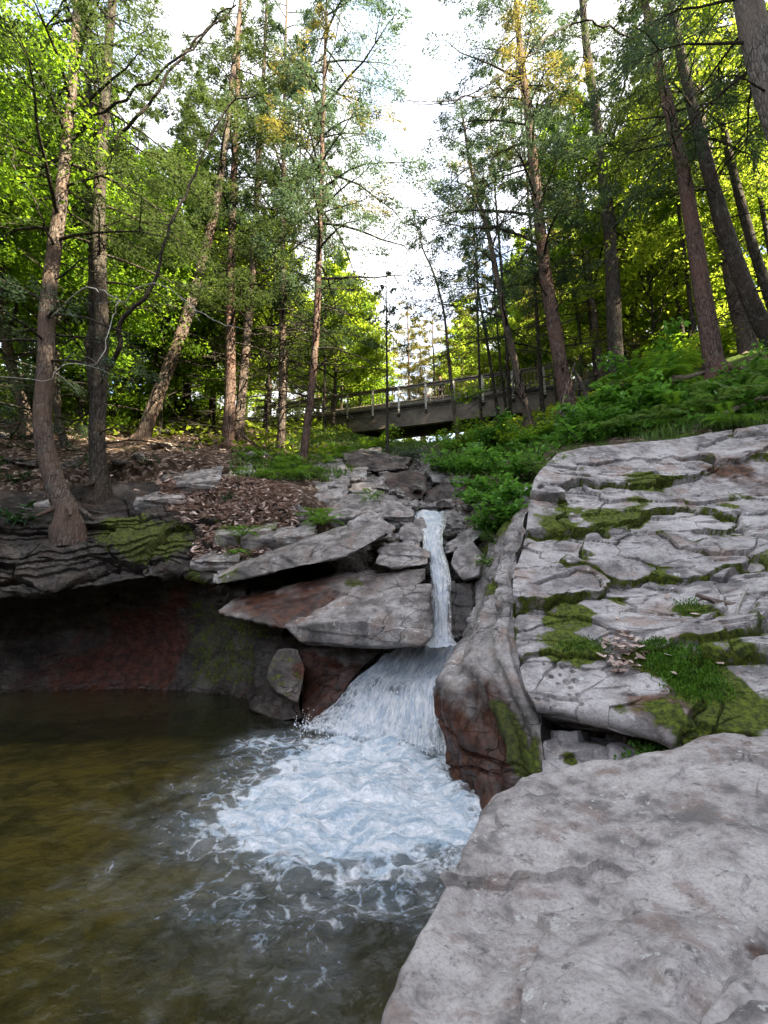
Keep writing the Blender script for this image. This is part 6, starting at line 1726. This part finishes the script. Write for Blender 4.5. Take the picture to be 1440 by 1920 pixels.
# ------------------------------------------------------------------ two people on the bridge
def skin_mesh(name, nodes, edges, mat, parent=None, root=0, sub=2):
    me = bpy.data.meshes.new(name)
    me.from_pydata([n[:3] for n in nodes], edges, [])
    o = link(name, me, parent)
    md = o.modifiers.new('skin', 'SKIN'); md.use_smooth_shade = True
    if not me.skin_vertices: 
        bpy.context.view_layer.objects.active = o
        bpy.ops.mesh.customdata_skin_add()
    for i, n in enumerate(nodes):
        sv = me.skin_vertices[0].data[i]; sv.radius = (n[3], n[4] if len(n) > 4 else n[3]); sv.use_root = (i == root)
    ss = o.modifiers.new('smooth', 'SUBSURF'); ss.levels = sub; ss.render_levels = sub
    me.materials.append(mat)
    return o
def person(label, loc, rz, top, legs, hairlen, H=1.70):
    k = H / 1.7
    N_ = [(0, 0, .95, .14, .11), (0, 0, 1.12, .125, .095), (0, .01, 1.30, .155, .105), (0, .0, 1.43, .10, .08), (0, -.01, 1.50, .05), (0, -.015, 1.56, .072, .085), (0, -.02, 1.64, .076, .09), (0, -.01, 1.70, .05, .06),
          (-.18, 0, 1.39, .052), (-.24, -.03, 1.14, .040), (-.22, -.18, .99, .030), (-.20, -.26, .97, .028),
          (.18, 0, 1.39, .052), (.24, -.03, 1.14, .040), (.22, -.18, .99, .030), (.20, -.26, .97, .028),
          (-.09, 0, .86, .085), (-.10, -.01, .48, .055), (-.10, .02, .09, .040), (-.11, -.12, .035, .035),
          (.09, 0, .86, .085), (.10, -.01, .48, .055), (.10, .02, .09, .040), (.11, -.12, .035, .035)]
    E = [(0, 1), (1, 2), (2, 3), (3, 4), (4, 5), (5, 6), (6, 7), (3, 8), (8, 9), (9, 10), (10, 11), (3, 12), (12, 13), (13, 14), (14, 15), (0, 16), (16, 17), (17, 18), (18, 19), (0, 20), (20, 21), (21, 22), (22, 23)]
    for hx in (-.20, .20):                                            # four fingers and a thumb on each hand
        hb = 11 if hx < 0 else 15
        for q in range(4):
            N_.append((hx + (q - 1.5) * .016, -.335 + .006 * abs(q - 1.2), .955 - .008 * q, .0085)); E.append((hb, len(N_) - 1))
        N_.append((hx * .82, -.30, .975, .009)); E.append((hb, len(N_) - 1))
    N_.append((0, -.105, 1.60, .012)); E.append((5, len(N_) - 1))     # nose
    body = skin_mesh('person', [tuple(a * k for a in n) for n in N_], E, M['skin'])
    body.location = loc; body.rotation_euler = (0, 0, rz); tag(body, label, 'person')
    g_ = .018
    sh = [(x, y, z, rr[0] + g_, (rr[1] if len(rr) > 1 else rr[0]) + g_) for x, y, z, *rr in [N_[i] for i in (0, 1, 2, 3, 8, 9, 12, 13)]]
    skin_mesh('shirt', [tuple(a * k for a in n) for n in sh], [(0, 1), (1, 2), (2, 3), (3, 4), (4, 5), (3, 6), (6, 7)], M[top], body)
    tr = [(x, y, z, rr[0] + .012, (rr[1] if len(rr) > 1 else rr[0]) + .012) for x, y, z, *rr in [N_[i] for i in (0, 16, 17, 18, 20, 21, 22)]]
    skin_mesh('trousers', [tuple(a * k for a in n) for n in tr], [(0, 1), (1, 2), (2, 3), (0, 4), (4, 5), (5, 6)], M[legs], body)
    hr = [(0, .03, 1.70, .082, .09), (0, .05, 1.64, .088, .085), (0, .065, 1.56, .075, .05)] + ([(0, .075, 1.46, .06, .035), (0, .075, 1.36, .05, .03)] if hairlen else [])
    skin_mesh('hair', [tuple(a * k for a in n) for n in hr], [(i, i + 1) for i in range(len(hr) - 1)], M['hair'], body)
    return body
def on_deck(u, off):
    best = None
    for s_ in np.linspace(0, LB, 2000):
        uu, vv = proj(bp_(s_, off, ZD + .8))
        if best is None or abs(uu[0] - u) < best[0]: best = (abs(uu[0] - u), s_)
    return bp_(best[1], off, ZD)
ang = math.atan2(dB[1], dB[0])
person('person with dark hair in a white top standing behind the bridge railing', on_deck(803, 1.1), ang + .5, 'white_cloth', 'white_cloth', False, 1.62)
person('person in black clothes standing at the bridge railing right of the white figure', on_deck(826, .55), ang + .1, 'black_cloth', 'black_cloth', True, 1.66)
